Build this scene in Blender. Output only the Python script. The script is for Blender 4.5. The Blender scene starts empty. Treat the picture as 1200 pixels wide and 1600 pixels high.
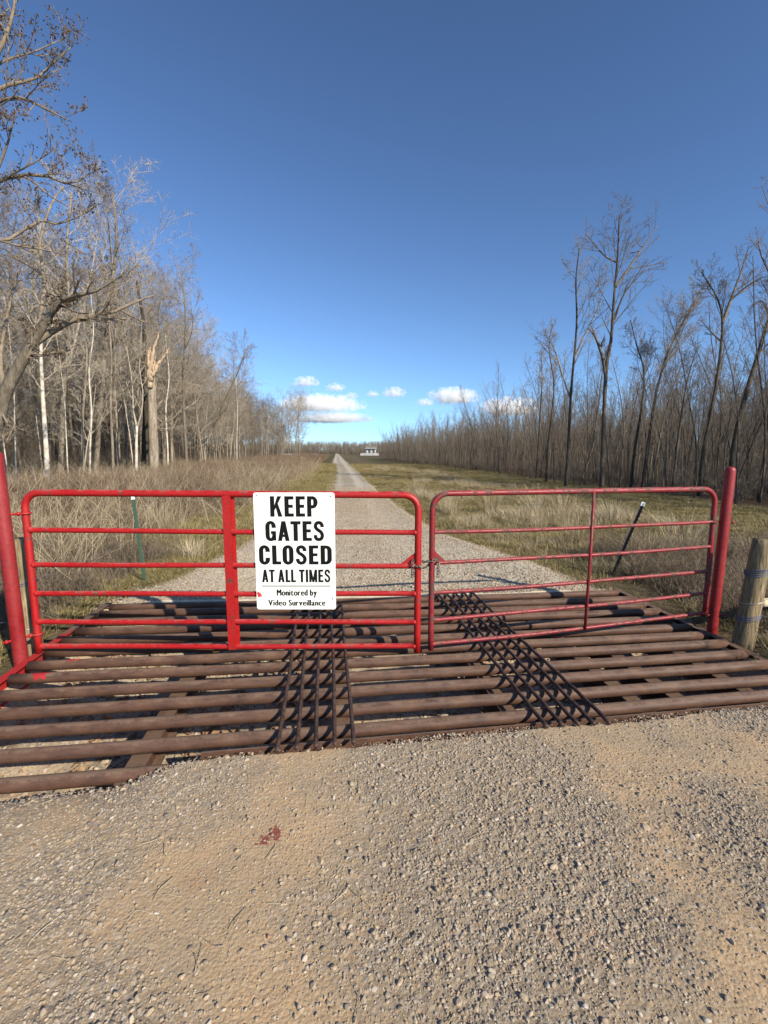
import bpy, math, random
import numpy as np
from mathutils import Vector, Matrix

# ------------------------------------------------------------------ camera, sky, sun, exposure
S = bpy.context.scene
COL = S.collection
R = math.radians
CAMZ = 1.6
PITCH = math.atan(94 / 735)
cd = bpy.data.cameras.new('camera')
cam = bpy.data.objects.new('camera', cd)
COL.objects.link(cam)
cam.location = (0, 0, CAMZ)
cam.rotation_euler = (math.pi / 2 - PITCH, 0, 0)
cd.sensor_fit = 'VERTICAL'; cd.sensor_height = 36; cd.lens = 36 * 735 / 1600
cd.clip_start = 0.05; cd.clip_end = 20000
S.camera = cam
SUN_EL, SUN_AZ = R(29.5), R(136.0)       # azimuth clockwise from +Y
w = bpy.data.worlds.new("World"); S.world = w; w.use_nodes = True
wn = w.node_tree.nodes
sky = wn.new('ShaderNodeTexSky'); sky.sky_type = 'NISHITA'; sky.sun_disc = False
sky.sun_elevation = SUN_EL; sky.sun_rotation = SUN_AZ
sky.air_density = 1.0; sky.dust_density = 0.3; sky.ozone_density = 3.2; sky.altitude = 50
tc_ = wn.new('ShaderNodeTexCoord'); va_ = wn.new('ShaderNodeVectorMath'); va_.operation = 'ADD'; va_.inputs[1].default_value = (0, 0, .08)   # clear dry air: less of the white horizon band
vn_ = wn.new('ShaderNodeVectorMath'); vn_.operation = 'NORMALIZE'
w.node_tree.links.new(tc_.outputs['Generated'], va_.inputs[0]); w.node_tree.links.new(va_.outputs[0], vn_.inputs[0]); w.node_tree.links.new(vn_.outputs[0], sky.inputs[0])
hs_ = wn.new('ShaderNodeHueSaturation'); hs_.inputs['Saturation'].default_value = .9
w.node_tree.links.new(sky.outputs[0], hs_.inputs['Color']); 
gm_ = wn.new('ShaderNodeGamma'); gm_.inputs[1].default_value = 1.4; mx_ = wn.new('ShaderNodeMix'); mx_.data_type = 'RGBA'; mx_.blend_type = 'MULTIPLY'; mx_.inputs[0].default_value = 1; mx_.inputs[7].default_value = (.86, .955, 1, 1)
w.node_tree.links.new(hs_.outputs[0], gm_.inputs[0]); w.node_tree.links.new(gm_.outputs[0], mx_.inputs[6]); w.node_tree.links.new(mx_.outputs[2], wn['Background'].inputs[0])
wn['Background'].inputs[1].default_value = 0.072
ld = bpy.data.lights.new('sun', 'SUN'); ld.energy = 5.0; ld.angle = R(0.55); ld.color = (1.0, 0.90, 0.75)
lo = bpy.data.objects.new('sun', ld); COL.objects.link(lo)
sd = Vector((math.sin(SUN_AZ) * math.cos(SUN_EL), math.cos(SUN_AZ) * math.cos(SUN_EL), math.sin(SUN_EL)))
lo.rotation_euler = sd.to_track_quat('Z', 'Y').to_euler(); lo.location = (6, -6, 8)
S.view_settings.view_transform = 'Standard'; S.view_settings.look = 'None'
S.view_settings.gamma = 1; S.view_settings.exposure = 0.52
S.cycles.volume_bounces = 10
S.cycles.max_bounces = 12; S.cycles.diffuse_bounces = 3

# ------------------------------------------------------------------ mesh helpers
class MB:
    """collects geometry and links it as one mesh object"""
    def __init__(s): s.V = []; s.Q = []; s.T = []; s.n = 0
    def add(s, v, q=None, t=None):
        v = np.asarray(v, float).reshape(-1, 3)
        if q is not None and len(q): s.Q.append(np.asarray(q, np.int64).reshape(-1, 4) + s.n)
        if t is not None and len(t): s.T.append(np.asarray(t, np.int64).reshape(-1, 3) + s.n)
        s.V.append(v); s.n += len(v); return s
    def tubes(s, P, Rr, k=6, cap=True):
        """P [B,N,3] centre lines, Rr [B,N] radii"""
        P = np.asarray(P, float); Rr = np.asarray(Rr, float)
        if P.ndim == 2: P = P[None]
        if Rr.ndim == 1: Rr = np.broadcast_to(Rr[None], P.shape[:2])
        B, N, _ = P.shape
        T = np.gradient(P, axis=1); T /= np.linalg.norm(T, axis=2, keepdims=True) + 1e-12
        m = T.mean(1); m /= np.linalg.norm(m, axis=1, keepdims=True) + 1e-12
        ref = np.eye(3)[np.argmin(np.abs(T).mean(1), axis=1)][:, None]
        U = ref - (ref * T).sum(2, keepdims=True) * T; U /= np.linalg.norm(U, axis=2, keepdims=True) + 1e-12
        W = np.cross(T, U)
        a = np.arange(k) * 2 * np.pi / k
        V = P[:, :, None] + Rr[:, :, None, None] * (np.cos(a)[None, None, :, None] * U[:, :, None] + np.sin(a)[None, None, :, None] * W[:, :, None])
        b = (np.arange(B) * N * k)[:, None, None]; i = (np.arange(N - 1) * k)[None, :, None]; j = np.arange(k)[None, None]
        j2 = (j + 1) % k
        q = np.stack([b + i + j, b + i + j2, b + i + k + j2, b + i + k + j], -1).reshape(-1, 4)
        V = V.reshape(-1, 3)
        if cap:
            ce = np.concatenate([P[:, 0], P[:, -1]]); n0 = len(V); bb = np.arange(B)[:, None]; jj = np.arange(k)[None]; jj2 = (jj + 1) % k
            t0 = np.stack([n0 + bb + 0 * jj, bb * N * k + jj2, bb * N * k + jj], -1).reshape(-1, 3)
            o = (N - 1) * k
            t1 = np.stack([n0 + B + bb + 0 * jj, bb * N * k + o + jj, bb * N * k + o + jj2], -1).reshape(-1, 3)
            s.add(np.concatenate([V, ce]), q, np.concatenate([t0, t1]))
        else: s.add(V, q)
        return s
    def box(s, c, size, M=None):
        x, y, z = [d / 2 for d in size]
        v = np.array([[-x, -y, -z], [x, -y, -z], [x, y, -z], [-x, y, -z], [-x, -y, z], [x, -y, z], [x, y, z], [-x, y, z]])
        if M is not None: v = v @ np.array(M.to_3x3()).T
        return s.add(v + np.array(c), [[0, 3, 2, 1], [4, 5, 6, 7], [0, 1, 5, 4], [1, 2, 6, 5], [2, 3, 7, 6], [3, 0, 4, 7]])
    def ribbons(s, P, Wd, side):
        """flat grass blades: P [B,N,3], Wd [B,N], side [B,3]"""
        B, N, _ = P.shape
        L = P - side[:, None] * Wd[..., None]; Rt = P + side[:, None] * Wd[..., None]
        V = np.stack([L, Rt], 2).reshape(-1, 3)
        b = (np.arange(B) * N * 2)[:, None]; i = (np.arange(N - 1) * 2)[None]
        return s.add(V, np.stack([b + i, b + i + 1, b + i + 3, b + i + 2], -1).reshape(-1, 4))
    def grid(s, V):
        n, m, _ = V.shape
        i = np.arange(n - 1)[:, None] * m; j = np.arange(m - 1)[None]
        return s.add(V.reshape(-1, 3), np.stack([i + j, i + j + 1, i + m + j + 1, i + m + j], -1).reshape(-1, 4))
    def mesh(s, name, smooth=True):
        V = np.concatenate(s.V); me = bpy.data.meshes.new(name)
        Q = np.concatenate(s.Q) if s.Q else np.zeros((0, 4), int); T = np.concatenate(s.T) if s.T else np.zeros((0, 3), int)
        me.vertices.add(len(V)); me.vertices.foreach_set('co', V.astype(np.float32).ravel())
        me.loops.add(Q.size + T.size); me.loops.foreach_set('vertex_index', np.concatenate([Q.ravel(), T.ravel()]).astype(np.int32))
        me.polygons.add(len(Q) + len(T))
        st = np.concatenate([np.arange(len(Q)) * 4, Q.size + np.arange(len(T)) * 3]).astype(np.int32)
        me.polygons.foreach_set('loop_start', st)
        me.polygons.foreach_set('use_smooth', np.full(len(Q) + len(T), smooth))
        me.update(calc_edges=True); me.validate()
        return me
    def build(s, name, mat, parent=None, smooth=True, link=True):
        me = s.mesh(name, smooth); me.materials.append(mat)
        o = bpy.data.objects.new(name, me)
        if link: COL.objects.link(o)
        if parent: o.parent = parent
        return o

def tag(o, label=None, cat=None, group=None, kind=None):
    if label: o['label'] = label
    if cat: o['category'] = cat
    if group: o['group'] = group
    if kind: o['kind'] = kind
    return o
def empty(name, loc=(0, 0, 0), rz=0.0):
    o = bpy.data.objects.new(name, None); COL.objects.link(o); o.location = loc; o.rotation_euler = (0, 0, rz)
    o.empty_display_size = .1
    return o
def rel(o):           # child mesh built in world coordinates under an empty placed elsewhere
    p = o.parent; o.matrix_parent_inverse = (Matrix.Translation(p.location) @ p.rotation_euler.to_matrix().to_4x4()).inverted(); return o
def copy_tree(o, parent=None):
    c = o.copy(); COL.objects.link(c)
    if parent: c.parent = parent
    for ch in o.children: copy_tree(ch, c)
    return c
def path(pts, n=6):   # smooth polyline through points
    P = np.array(pts, float); out = []
    Q = np.vstack([2 * P[0] - P[1], P, 2 * P[-1] - P[-2]])
    for i in range(1, len(Q) - 2):
        for t in np.linspace(0, 1, n, endpoint=False):
            a, b, c, d = Q[i - 1], Q[i], Q[i + 1], Q[i + 2]
            out.append(.5 * ((2 * b) + (-a + c) * t + (2 * a - 5 * b + 4 * c - d) * t * t + (-a + 3 * b - 3 * c + d) * t ** 3))
    out.append(P[-1]); return np.array(out)

# value noise in numpy
def _hash(ix, iy, s):
    h = (ix.astype(np.int64) * 374761393 + iy.astype(np.int64) * 668265263 + s * 1442695041) & 0xffffffff
    h = ((h ^ (h >> 13)) * 1274126177) & 0xffffffff
    return ((h ^ (h >> 16)) & 0xffff) / 65535.0
def vnoise(x, y, s=0):
    ix = np.floor(x); iy = np.floor(y); fx = x - ix; fy = y - iy
    fx = fx * fx * (3 - 2 * fx); fy = fy * fy * (3 - 2 * fy)
    a = _hash(ix, iy, s); b = _hash(ix + 1, iy, s); c = _hash(ix, iy + 1, s); d = _hash(ix + 1, iy + 1, s)
    return (a * (1 - fx) + b * fx) * (1 - fy) + (c * (1 - fx) + d * fx) * fy - .5
def fbm(x, y, f, o=4, s=0, g=.5):
    v = 0; a = 1
    for i in range(o): v = v + a * vnoise(x * f + 17 * i, y * f - 9 * i, s + i); f *= 2.03; a *= g
    return v

# ------------------------------------------------------------------ materials
class NT:
    def __init__(s, name):
        s.m = bpy.data.materials.new(name); s.m.use_nodes = True; s.t = s.m.node_tree; s.b = s.t.nodes['Principled BSDF']
        s.out = s.t.nodes['Material Output']
    def n(s, typ, **k):
        nd = s.t.nodes.new(typ)
        for a, v in k.items(): setattr(nd, a, v)
        return nd
    def l(s, a, b): s.t.links.new(a, b)
    def pos(s, scale=(1, 1, 1), obj=False):
        g = s.n('ShaderNodeTexCoord') if obj else s.n('ShaderNodeNewGeometry')
        mp = s.n('ShaderNodeMapping'); mp.inputs['Scale'].default_value = scale
        s.l(g.outputs['Object' if obj else 'Position'], mp.inputs[0]); return mp.outputs[0]
    def noise(s, vec, scale, detail=5, rough=.6):
        nd = s.n('ShaderNodeTexNoise'); nd.inputs['Scale'].default_value = scale; nd.inputs['Detail'].default_value = detail
        nd.inputs['Roughness'].default_value = rough; s.l(vec, nd.inputs['Vector']); return nd.outputs[0]
    def ramp(s, fac, stops, interp='LINEAR'):
        r = s.n('ShaderNodeValToRGB'); r.color_ramp.interpolation = interp
        el = r.color_ramp.elements
        while len(el) < len(stops): el.new(.5)
        for e, (p, c) in zip(el, stops): e.position = p; e.color = (*c, 1) if len(c) == 3 else c
        s.l(fac, r.inputs[0]); return r.outputs[0]
    def mix(s, f, a, b, mode='MIX'):
        m = s.n('ShaderNodeMix', data_type='RGBA', blend_type=mode)
        for v, i in ((f, 0), (a, 6), (b, 7)):
            if hasattr(v, 'links'): s.l(v, m.inputs[i])
            elif i == 0: m.inputs[0].default_value = v
            else: m.inputs[i].default_value = (*v, 1)
        return m.outputs[2]
    def math(s, op, a, b=None, clamp=False):
        m = s.n('ShaderNodeMath', operation=op, use_clamp=clamp)
        for v, i in ((a, 0), (b, 1)):
            if v is None: continue
            if hasattr(v, 'links'): s.l(v, m.inputs[i])
            else: m.inputs[i].default_value = v
        return m.outputs[0]
    def near(s, p, r):    # 1 near a world point, 0 beyond r
        g = s.n('ShaderNodeNewGeometry'); d = s.n('ShaderNodeVectorMath', operation='DISTANCE')
        s.l(g.outputs['Position'], d.inputs[0]); d.inputs[1].default_value = p
        return s.math('SUBTRACT', 1.0, s.math('DIVIDE', d.outputs['Value'], r), True)
    def attr(s, name):
        a = s.n('ShaderNodeAttribute'); a.attribute_name = name; return a.outputs['Fac']
    def rnd(s): return s.n('ShaderNodeObjectInfo').outputs['Random']
    def bump(s, h, strength, dist, prev=None):
        b = s.n('ShaderNodeBump'); b.inputs['Strength'].default_value = strength; b.inputs['Distance'].default_value = dist
        s.l(h, b.inputs['Height'])
        if prev is not None: s.l(prev, b.inputs['Normal'])
        return b.outputs[0]
    def done(s, col, rough=.8, normal=None, metal=0, spec=.3):
        if hasattr(col, 'links'): s.l(col, s.b.inputs['Base Color'])
        else: s.b.inputs['Base Color'].default_value = (*col, 1)
        if hasattr(rough, 'links'): s.l(rough, s.b.inputs['Roughness'])
        else: s.b.inputs['Roughness'].default_value = rough
        s.b.inputs['Metallic'].default_value = metal; s.b.inputs['Specular IOR Level'].default_value = spec
        if normal is not None: s.l(normal, s.b.inputs['Normal'])
        return s.m

def m_red(name, base, fade, rustiness, dirt):
    n = NT(name); p = n.pos()
    big = n.noise(p, 3.0, 4); fine = n.noise(p, 45, 5, .7); med = n.noise(n.pos((1, 1, .5)), 14, 5, .65)
    c = n.mix(n.ramp(big, [(.35, (0, 0, 0)), (.7, (1, 1, 1))]), base, fade)
    c = n.mix(n.math('MULTIPLY', n.ramp(fine, [(.5, (0, 0, 0)), (.62, (1, 1, 1))]), dirt), c, tuple(x * .45 for x in base))
    rm = n.math('MULTIPLY', n.ramp(n.math('ADD', n.math('MULTIPLY', med, .6), n.math('MULTIPLY', fine, .4)), [(.60 - rustiness * .12, (0, 0, 0)), (.64 - rustiness * .12, (1, 1, 1))]), .9)
    c = n.mix(rm, c, (.075, .035, .025))
    g_ = n.n('ShaderNodeNewGeometry'); sx = n.n('ShaderNodeSeparateXYZ'); n.l(g_.outputs['Normal'], sx.inputs[0])
    c = n.mix(n.math('MULTIPLY', n.ramp(n.math('ADD', n.math('MULTIPLY', sx.outputs[2], .5), med), [(.85, (0, 0, 0)), (1.2, (1, 1, 1))]), .25), c, (.46, .24, .18))     # dust on upward faces
    h = n.math('SUBTRACT', n.math('MULTIPLY', fine, .5), n.math('MULTIPLY', rm, .4))
    return n.done(c, n.math('ADD', n.math('MULTIPLY', rm, .3), n.math('ADD', .38, n.math('MULTIPLY', big, .2))), n.bump(h, .35, .002), 0, .45)
RED = m_red('red_gate_paint', (0.335, 0.006, 0.006), (0.365, 0.013, 0.011), .22, .45)
RED_OLD = m_red('weathered_red_paint', (0.208, 0.009, 0.012), (0.272, 0.028, 0.032), .75, .7)
RED_POST = m_red('red_post_paint', (0.225, 0.009, 0.010), (0.277, 0.030, 0.030), .18, .5)

def m_rust(name, redspots):
    n = NT(name); p = n.pos()
    a = n.noise(p, 5, 6, .65); f = n.noise(p, 60, 6, .75); st = n.noise(n.pos((1, 6, 6)), 6, 6, .7)
    c = n.ramp(n.math('ADD', n.math('MULTIPLY', a, .5), n.math('MULTIPLY', st, .5)),
               [(.30, (0.033, 0.018, 0.012)), (.45, (0.073, 0.037, 0.024)), (.58, (0.109, 0.057, 0.035)), (.72, (0.165, 0.099, 0.063))])
    g = n.n('ShaderNodeNewGeometry'); sx = n.n('ShaderNodeSeparateXYZ'); n.l(g.outputs['Normal'], sx.inputs[0])
    top = n.ramp(n.math('ADD', n.math('MULTIPLY', sx.outputs[2], .5), n.math('ADD', n.math('MULTIPLY', f, .5), n.math('MULTIPLY', n.noise(p, 9, 4, .6), .5))), [(.86, (0, 0, 0)), (1.06, (1, 1, 1))])
    c = n.mix(n.math('MULTIPLY', top, .5), c, (.22, .155, .105))          # dust and wear from tyres and mud on top
    c = n.mix(n.math('MULTIPLY', n.ramp(f, [(.56, (0, 0, 0)), (.7, (1, 1, 1))]), .6), c, (.05, .028, .022))
    for (x, y, z, r) in redspots:
        mk = n.ramp(n.math('ADD', n.near((x, y, z), r), n.math('MULTIPLY', n.math('SUBTRACT', n.noise(p, 30, 5, .7), .5), 1.6)), [(.45, (0, 0, 0)), (.52, (1, 1, 1))])
        c = n.mix(n.math('MULTIPLY', mk, n.ramp(n.near((x, y, z), r), [(0, (0, 0, 0)), (.12, (1, 1, 1))])), c, (.36, .02, .02))
    return n.done(c, .62, n.bump(n.math('ADD', n.math('MULTIPLY', f, .6), n.math('MULTIPLY', st, .6)), .5, .004), 0, .35)
RUST = m_rust('rusty_pipe', [(-2.45, 3.22, .04, .13), (-2.38, 3.47, .04, .12)])
RUST_RED = m_rust('rusty_frame_with_red_paint', [(-2.66, 3.25, 0, .75), (-2.70, 3.9, 0, .35), (-2.6, 2.5, 0, .3)])
RUST_DARK = NT('dark_rusty_bar'); _f = RUST_DARK.noise(RUST_DARK.pos(), 30, 5)
RUST_DARK = RUST_DARK.done(RUST_DARK.ramp(_f, [(.35, (.025, .016, .013)), (.6, (.07, .042, .032)), (.75, (.15, .09, .06))]), .6, RUST_DARK.bump(_f, .4, .003))

def m_gravel(name, tan, grey, stones=True, stain=None, orange=.35, centre=.5, zones=None):
    n = NT(name); p = n.pos()
    big = n.noise(p, .9, 5, .6); mid = n.noise(p, 4, 5, .6); f = n.noise(p, 140, 4, .7)
    vor = n.n('ShaderNodeTexVoronoi'); vor.inputs['Scale'].default_value = 75; n.l(p, vor.inputs['Vector'])
    sep = n.n('ShaderNodeSeparateColor'); n.l(vor.outputs['Color'], sep.inputs[0])
    base = n.mix(n.ramp(n.math('ADD', n.math('MULTIPLY', big, .65), n.math('MULTIPLY', mid, .35)), [(centre - .08, (0, 0, 0)), (centre + .08, (1, 1, 1))]), tan, grey)
    if zones:
        la = n.math('ADD', n.attr('loose'), n.math('MULTIPLY', n.math('SUBTRACT', mid, .5), 1.2))
        base = n.mix(n.ramp(la, [(.30, (0, 0, 0)), (.75, (1, 1, 1))]), base, zones)
    st = n.ramp(sep.outputs[0], [(0, (0.117, 0.109, 0.101)), (.25, (0.218, 0.199, 0.168)), (.6, (0.320, 0.281, 0.218)), (.85, (0.390, 0.343, 0.273)), (1, (0.515, 0.484, 0.421))])
    c = n.mix(n.math('MULTIPLY', n.ramp(sep.outputs[1], [(.25, (0, 0, 0)), (.6, (1, 1, 1))]), (.75 if stones else .3) if not zones else n.math('ADD', n.math('MULTIPLY', n.attr('loose'), .45), .18)), base, st)
    c = n.mix(n.math('MULTIPLY', n.ramp(n.noise(p, 2.3, 4, .6), [(.62, (0, 0, 0)), (.74, (1, 1, 1))]), orange), c, (.42, .22, .11))
    c = n.mix(n.math('MULTIPLY', n.ramp(f, [(.35, (1, 1, 1)), (.5, (0, 0, 0))]), .35), c, (.22, .18, .14))
    if stain:
        for (x, y, r) in stain:
            mk = n.ramp(n.math('ADD', n.near((x, y, 0), r), n.math('MULTIPLY', n.math('SUBTRACT', n.noise(p, 60, 4, .7), .5), 1.5)), [(.38, (0, 0, 0)), (.5, (1, 1, 1))])
            mk = n.math('MULTIPLY', mk, n.ramp(n.near((x, y, 0), r), [(0, (0, 0, 0)), (.15, (1, 1, 1))]))
            c = n.mix(n.math('MULTIPLY', mk, .85), c, (.20, .03, .03))
    h = n.math('SUBTRACT', 1.0, vor.outputs['Distance'])
    return n.done(c, .92, n.bump(n.math('ADD', n.math('MULTIPLY', h, .8 if stones else .4), n.math('MULTIPLY', f, .6)), .55, .006), 0, .15)
GRAVEL_NEAR = m_gravel('packed_gravel', (.47, .32, .175), (.36, .27, .165), True, [(-.46, 1.80, .05), (-.495, 1.755, .045), (-.445, 1.765, .028), (-.52, 1.735, .02)], .6, .5, (.31, .232, .145))
GRAVEL_ROAD = m_gravel('road_gravel', (.52, .46, .34), (.45, .41, .33), True, None, .0, .5, (.33, .27, .18))
PITSOIL = m_gravel('pit_soil', (.47, .33, .19), (.38, .30, .205), True, None, .5)

def m_stone(pal=None, da=(0.19, 0.145, 0.098), db=(0.47, 0.352, 0.228)):
    n = NT('stone'); r = n.rnd()
    c = n.ramp(r, pal or [(0, (0.094, 0.094, 0.086)), (.15, (0.180, 0.166, 0.144)), (.35, (0.259, 0.227, 0.180)), (.6, (0.346, 0.288, 0.209)), (.8, (0.374, 0.284, 0.187)), (.9, (0.418, 0.382, 0.317)), (.97, (0.504, 0.475, 0.418)), (1, (0.288, 0.137, 0.072))])
    f = n.noise(n.pos(), 220, 3)
    c = n.mix(.45, c, n.ramp(f, [(.25, da), (.65, db)]))
    return n.done(c, .85, None, 0, .25)
STONE = m_stone()

def m_ground():
    n = NT('ground_cover'); p = n.pos(); g = n.attr('green'); d = n.attr('litter')
    a = n.noise(p, .35, 6, .65); b = n.noise(p, 2.5, 6, .7); f = n.noise(p, 25, 5, .75)
    dry = n.ramp(n.math('ADD', n.math('MULTIPLY', b, .5), n.math('MULTIPLY', f, .5)), [(.33, (.055, .042, .024)), (.48, (.12, .092, .05)), (.6, (.19, .15, .085)), (.75, (.29, .235, .14))])
    grn = n.ramp(n.math('ADD', n.math('MULTIPLY', b, .5), n.math('MULTIPLY', f, .5)), [(.35, (.034, .032, .014)), (.5, (.085, .076, .030)), (.62, (.17, .135, .058)), (.75, (.30, .23, .125))])
    lit = n.ramp(f, [(.35, (.05, .035, .022)), (.55, (.12, .085, .055)), (.7, (.22, .16, .10))])
    gm = n.ramp(n.math('ADD', g, n.math('MULTIPLY', n.math('SUBTRACT', a, .5), 1.6)), [(.35, (0, 0, 0)), (.65, (1, 1, 1))])
    c = n.mix(gm, dry, grn); c = n.mix(n.ramp(n.math('ADD', d, n.math('MULTIPLY', n.math('SUBTRACT', b, .5), .8)), [(.35, (0, 0, 0)), (.65, (1, 1, 1))]), c, lit)
    return n.done(c, .95, n.bump(n.math('ADD', f, n.math('MULTIPLY', b, .5)), .8, .05), 0, .1)
GROUND = m_ground()

def m_bark(name, cols, scale=1.0, stretch=.25, rand=.25, bump=.5):
    n = NT(name); p = n.pos((1, 1, stretch), obj=True); a = n.noise(p, 5 * scale, 5, .65); f = n.noise(p, 26 * scale, 5, .7)
    k = len(cols) - 1
    c = n.ramp(n.math('ADD', n.math('MULTIPLY', a, .55), n.math('MULTIPLY', f, .45)), [(.32 + .36 * i / k, q) for i, q in enumerate(cols)])
    hs = n.n('ShaderNodeHueSaturation'); n.l(c, hs.inputs['Color'])
    n.l(n.math('ADD', 1 - rand, n.math('MULTIPLY', n.rnd(), rand * 2)), hs.inputs['Value'])
    return n.done(hs.outputs[0], .9, n.bump(f, bump, .02), 0, .15)
BARK_PALE = m_bark('pale_mottled_bark', [(.14, .12, .09), (.40, .35, .27), (.62, .56, .46), (.74, .69, .58)], 1.0, .8, .12)
BARK_TAN = m_bark('tan_grey_bark', [(.07, .055, .038), (.20, .165, .12), (.42, .36, .275)], 1.2, .2, .3)
BARK_GREY = m_bark('grey_brown_bark', [(.055, .045, .033), (.14, .115, .085), (.25, .21, .16)], 1.2, .2, .3)
BARK_DARK = m_bark('dark_brown_bark', [(.035, .029, .023), (.090, .074, .057), (.19, .16, .125)], 1.4, .2, .3)
BARK_BLACK = m_bark('blackened_bark', [(.016, .013, .010), (.045, .037, .028), (.10, .08, .06)], 1.4, .2, .2)
TWIG_PALE = m_bark('pale_twigs', [(.20, .165, .12), (.34, .29, .22), (.46, .40, .31)], 1, 1, .25, 0)
TWIG_GREY = m_bark('grey_brown_twigs', [(.10, .078, .055), (.20, .16, .115), (.34, .28, .21)], 1, 1, .3, 0)
TWIG_DARK = m_bark('dark_twigs', [(.085, .07, .054), (.20, .165, .128), (.34, .29, .225)], 1, 1, .3, 0)
WOUND = m_bark('torn_orange_wood', [(.18, .12, .075), (.40, .29, .19), (.58, .47, .34)], 2, .15, .1)
def m_rand(name, cols, rough=.9, var=.3):
    n = NT(name); g = n.noise(n.pos(), 9, 2)
    k = len(cols) - 1
    c = n.ramp(n.math('ADD', n.math('MULTIPLY', n.rnd(), .6), n.math('MULTIPLY', n.math('SUBTRACT', g, .3), 1.0)), [(i / k, q) for i, q in enumerate(cols)])
    n.b.inputs['Subsurface Weight'].default_value = 0
    return n.done(c, rough, None, 0, .15)
WEED = m_rand('dry_weed_stems', [(0.065, 0.038, 0.025), (0.145, 0.095, 0.065), (0.26, 0.195, 0.13), (0.45, 0.375, 0.27)])
STRAW = m_rand('straw_blades', [(.22, .17, .10), (.35, .28, .17), (.46, .38, .25), (.56, .48, .34)])
STRAW2 = m_rand('brown_straw_blades', [(0.125, 0.088, 0.054), (0.23, 0.175, 0.11), (0.33, 0.265, 0.175), (0.44, 0.38, 0.265)])
GRASS = m_rand('short_grass_blades', [(.080, .082, .028), (.16, .14, .052), (.33, .26, .12), (.50, .40, .23)])
BRUSH = m_rand('brush_twigs', [(.10, .075, .05), (.18, .14, .10), (.28, .23, .165)])
LEAF = m_rand('dead_leaves', [(.14, .075, .04), (.26, .16, .09), (.38, .27, .17)])
CATKIN = m_rand('dark_seed_clusters', [(.07, .045, .03), (.13, .085, .055)])

# ------------------------------------------------------------------ setting: road frame
TH = R(7.2)                                # the road runs 7.2 degrees left of straight ahead
def inpit(x, y):                           # inside the cattle guard opening
    u = x * math.cos(TH) + y * math.sin(TH); v = -x * math.sin(TH) + y * math.cos(TH)
    return u, v
# measured edges of the gravel beyond the guard (world X at given Y)
EY = [5.0, 5.65, 6.8, 7.6, 9.2, 13, 19.4, 28, 45, 85, 170, 300, 600]
EL = [-2.95, -2.97, -2.92, -2.83, -2.68, -2.55, -2.6, -3.45, -5.2, -9.4, -17.8, -31, -61]
ER = [2.70, 2.66, 2.45, 2.05, 1.36, .72, -.12, -.98, -2.6, -6.9, -15.3, -28.4, -58.6]
roadL = lambda y: np.interp(y, EY, EL); roadR = lambda y: np.interp(y, EY, ER)
def frontline(x):
    x = np.asarray(x, float)
    a = 2.06 + (x + 1.83) * .226; b = 2.425 + x * .15
    t = np.clip((x + 1.17) / .2, 0, 1); t = t * t * (3 - 2 * t)
    return a * (1 - t) + b * t

def ground_z(x, y):
    """height of the bare ground"""
    z = .10 * fbm(x, y, .25, 3, 5) + .05 * fbm(x, y, 1.1, 3, 9)
    z = z - .02
    L = roadL(y); Rr = roadR(y)
    inside = (x > L - .5) & (x < Rr + .5) & (y > 4)
    k = np.clip(np.minimum(x - (L - .5), (Rr + .5) - x) / .6, 0, 1) * (y > 4)
    z = z * (1 - k) + k * -.035
    kf = np.clip((2.9 + .13 * x - y) / .4, 0, 1) * np.clip((9 - np.abs(x)) / 2, 0, 1)
    z = z * (1 - kf) + kf * -.16
    # shallow bank dropping away on both sides of the guard
    kb = np.clip((6.2 - y) / 1.0, 0, 1) * np.clip((y - 2.2) / .6, 0, 1) * np.clip((4.8 - np.abs(x)) / 1.2, 0, 1)
    z = z * (1 - kb) + kb * (-.05 + z * .3)
    # gentle rise far away under the left field
    return z

def axis(dense, lo, hi, n):
    g = list(dense); st = dense[1] - dense[0]
    a = dense[-1]; s = st
    while a < hi: s *= 1.12; a += s; g.append(a)
    a = dense[0]; s = st
    while a > lo: s *= 1.12; a -= s; g.insert(0, a)
    return np.array(g)
# guard frame local rectangle (u across, v along)
U0, U1, V0, V1 = -2.36, 3.30, 2.30, 5.02
U0, U1 = -2.33, 3.28
ug = axis(np.arange(-9, 9.01, .15), -3000, 3000, 0); vg = axis(np.arange(-2, 22.01, .15), -300, 3500, 0)
ug = ug + 0; iu0 = np.abs(ug - U0).argmin(); ug[iu0] = U0; iu1 = np.abs(ug - U1).argmin(); ug[iu1] = U1
iv0 = np.abs(vg - V0).argmin(); vg[iv0] = V0; iv1 = np.abs(vg - V1).argmin(); vg[iv1] = V1
UU, VV = np.meshgrid(ug, vg)
GX = UU * math.cos(TH) - VV * math.sin(TH); GY = UU * math.sin(TH) + VV * math.cos(TH)
GZ = ground_z(GX, GY)
far = np.clip((np.hypot(GX, GY) - 60) / 200, 0, 1); GZ = GZ * (1 - far) - .02 * far
nV, nU = UU.shape
ii, jj = np.meshgrid(np.arange(nV - 1), np.arange(nU - 1), indexing='ij')
keep = ~((ii >= iv0) & (ii < iv1) & (jj >= iu0) & (jj < iu1))
ii = ii[keep]; jj = jj[keep]
mb = MB(); mb.add(np.stack([GX, GY, GZ], -1), np.stack([ii * nU + jj, ii * nU + jj + 1, (ii + 1) * nU + jj + 1, (ii + 1) * nU + jj], -1))
gr = mb.build('ground', GROUND); tag(gr, kind='structure')
lat = GX + math.tan(TH) * GY           # lateral distance from the road axis at the horizon
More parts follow.
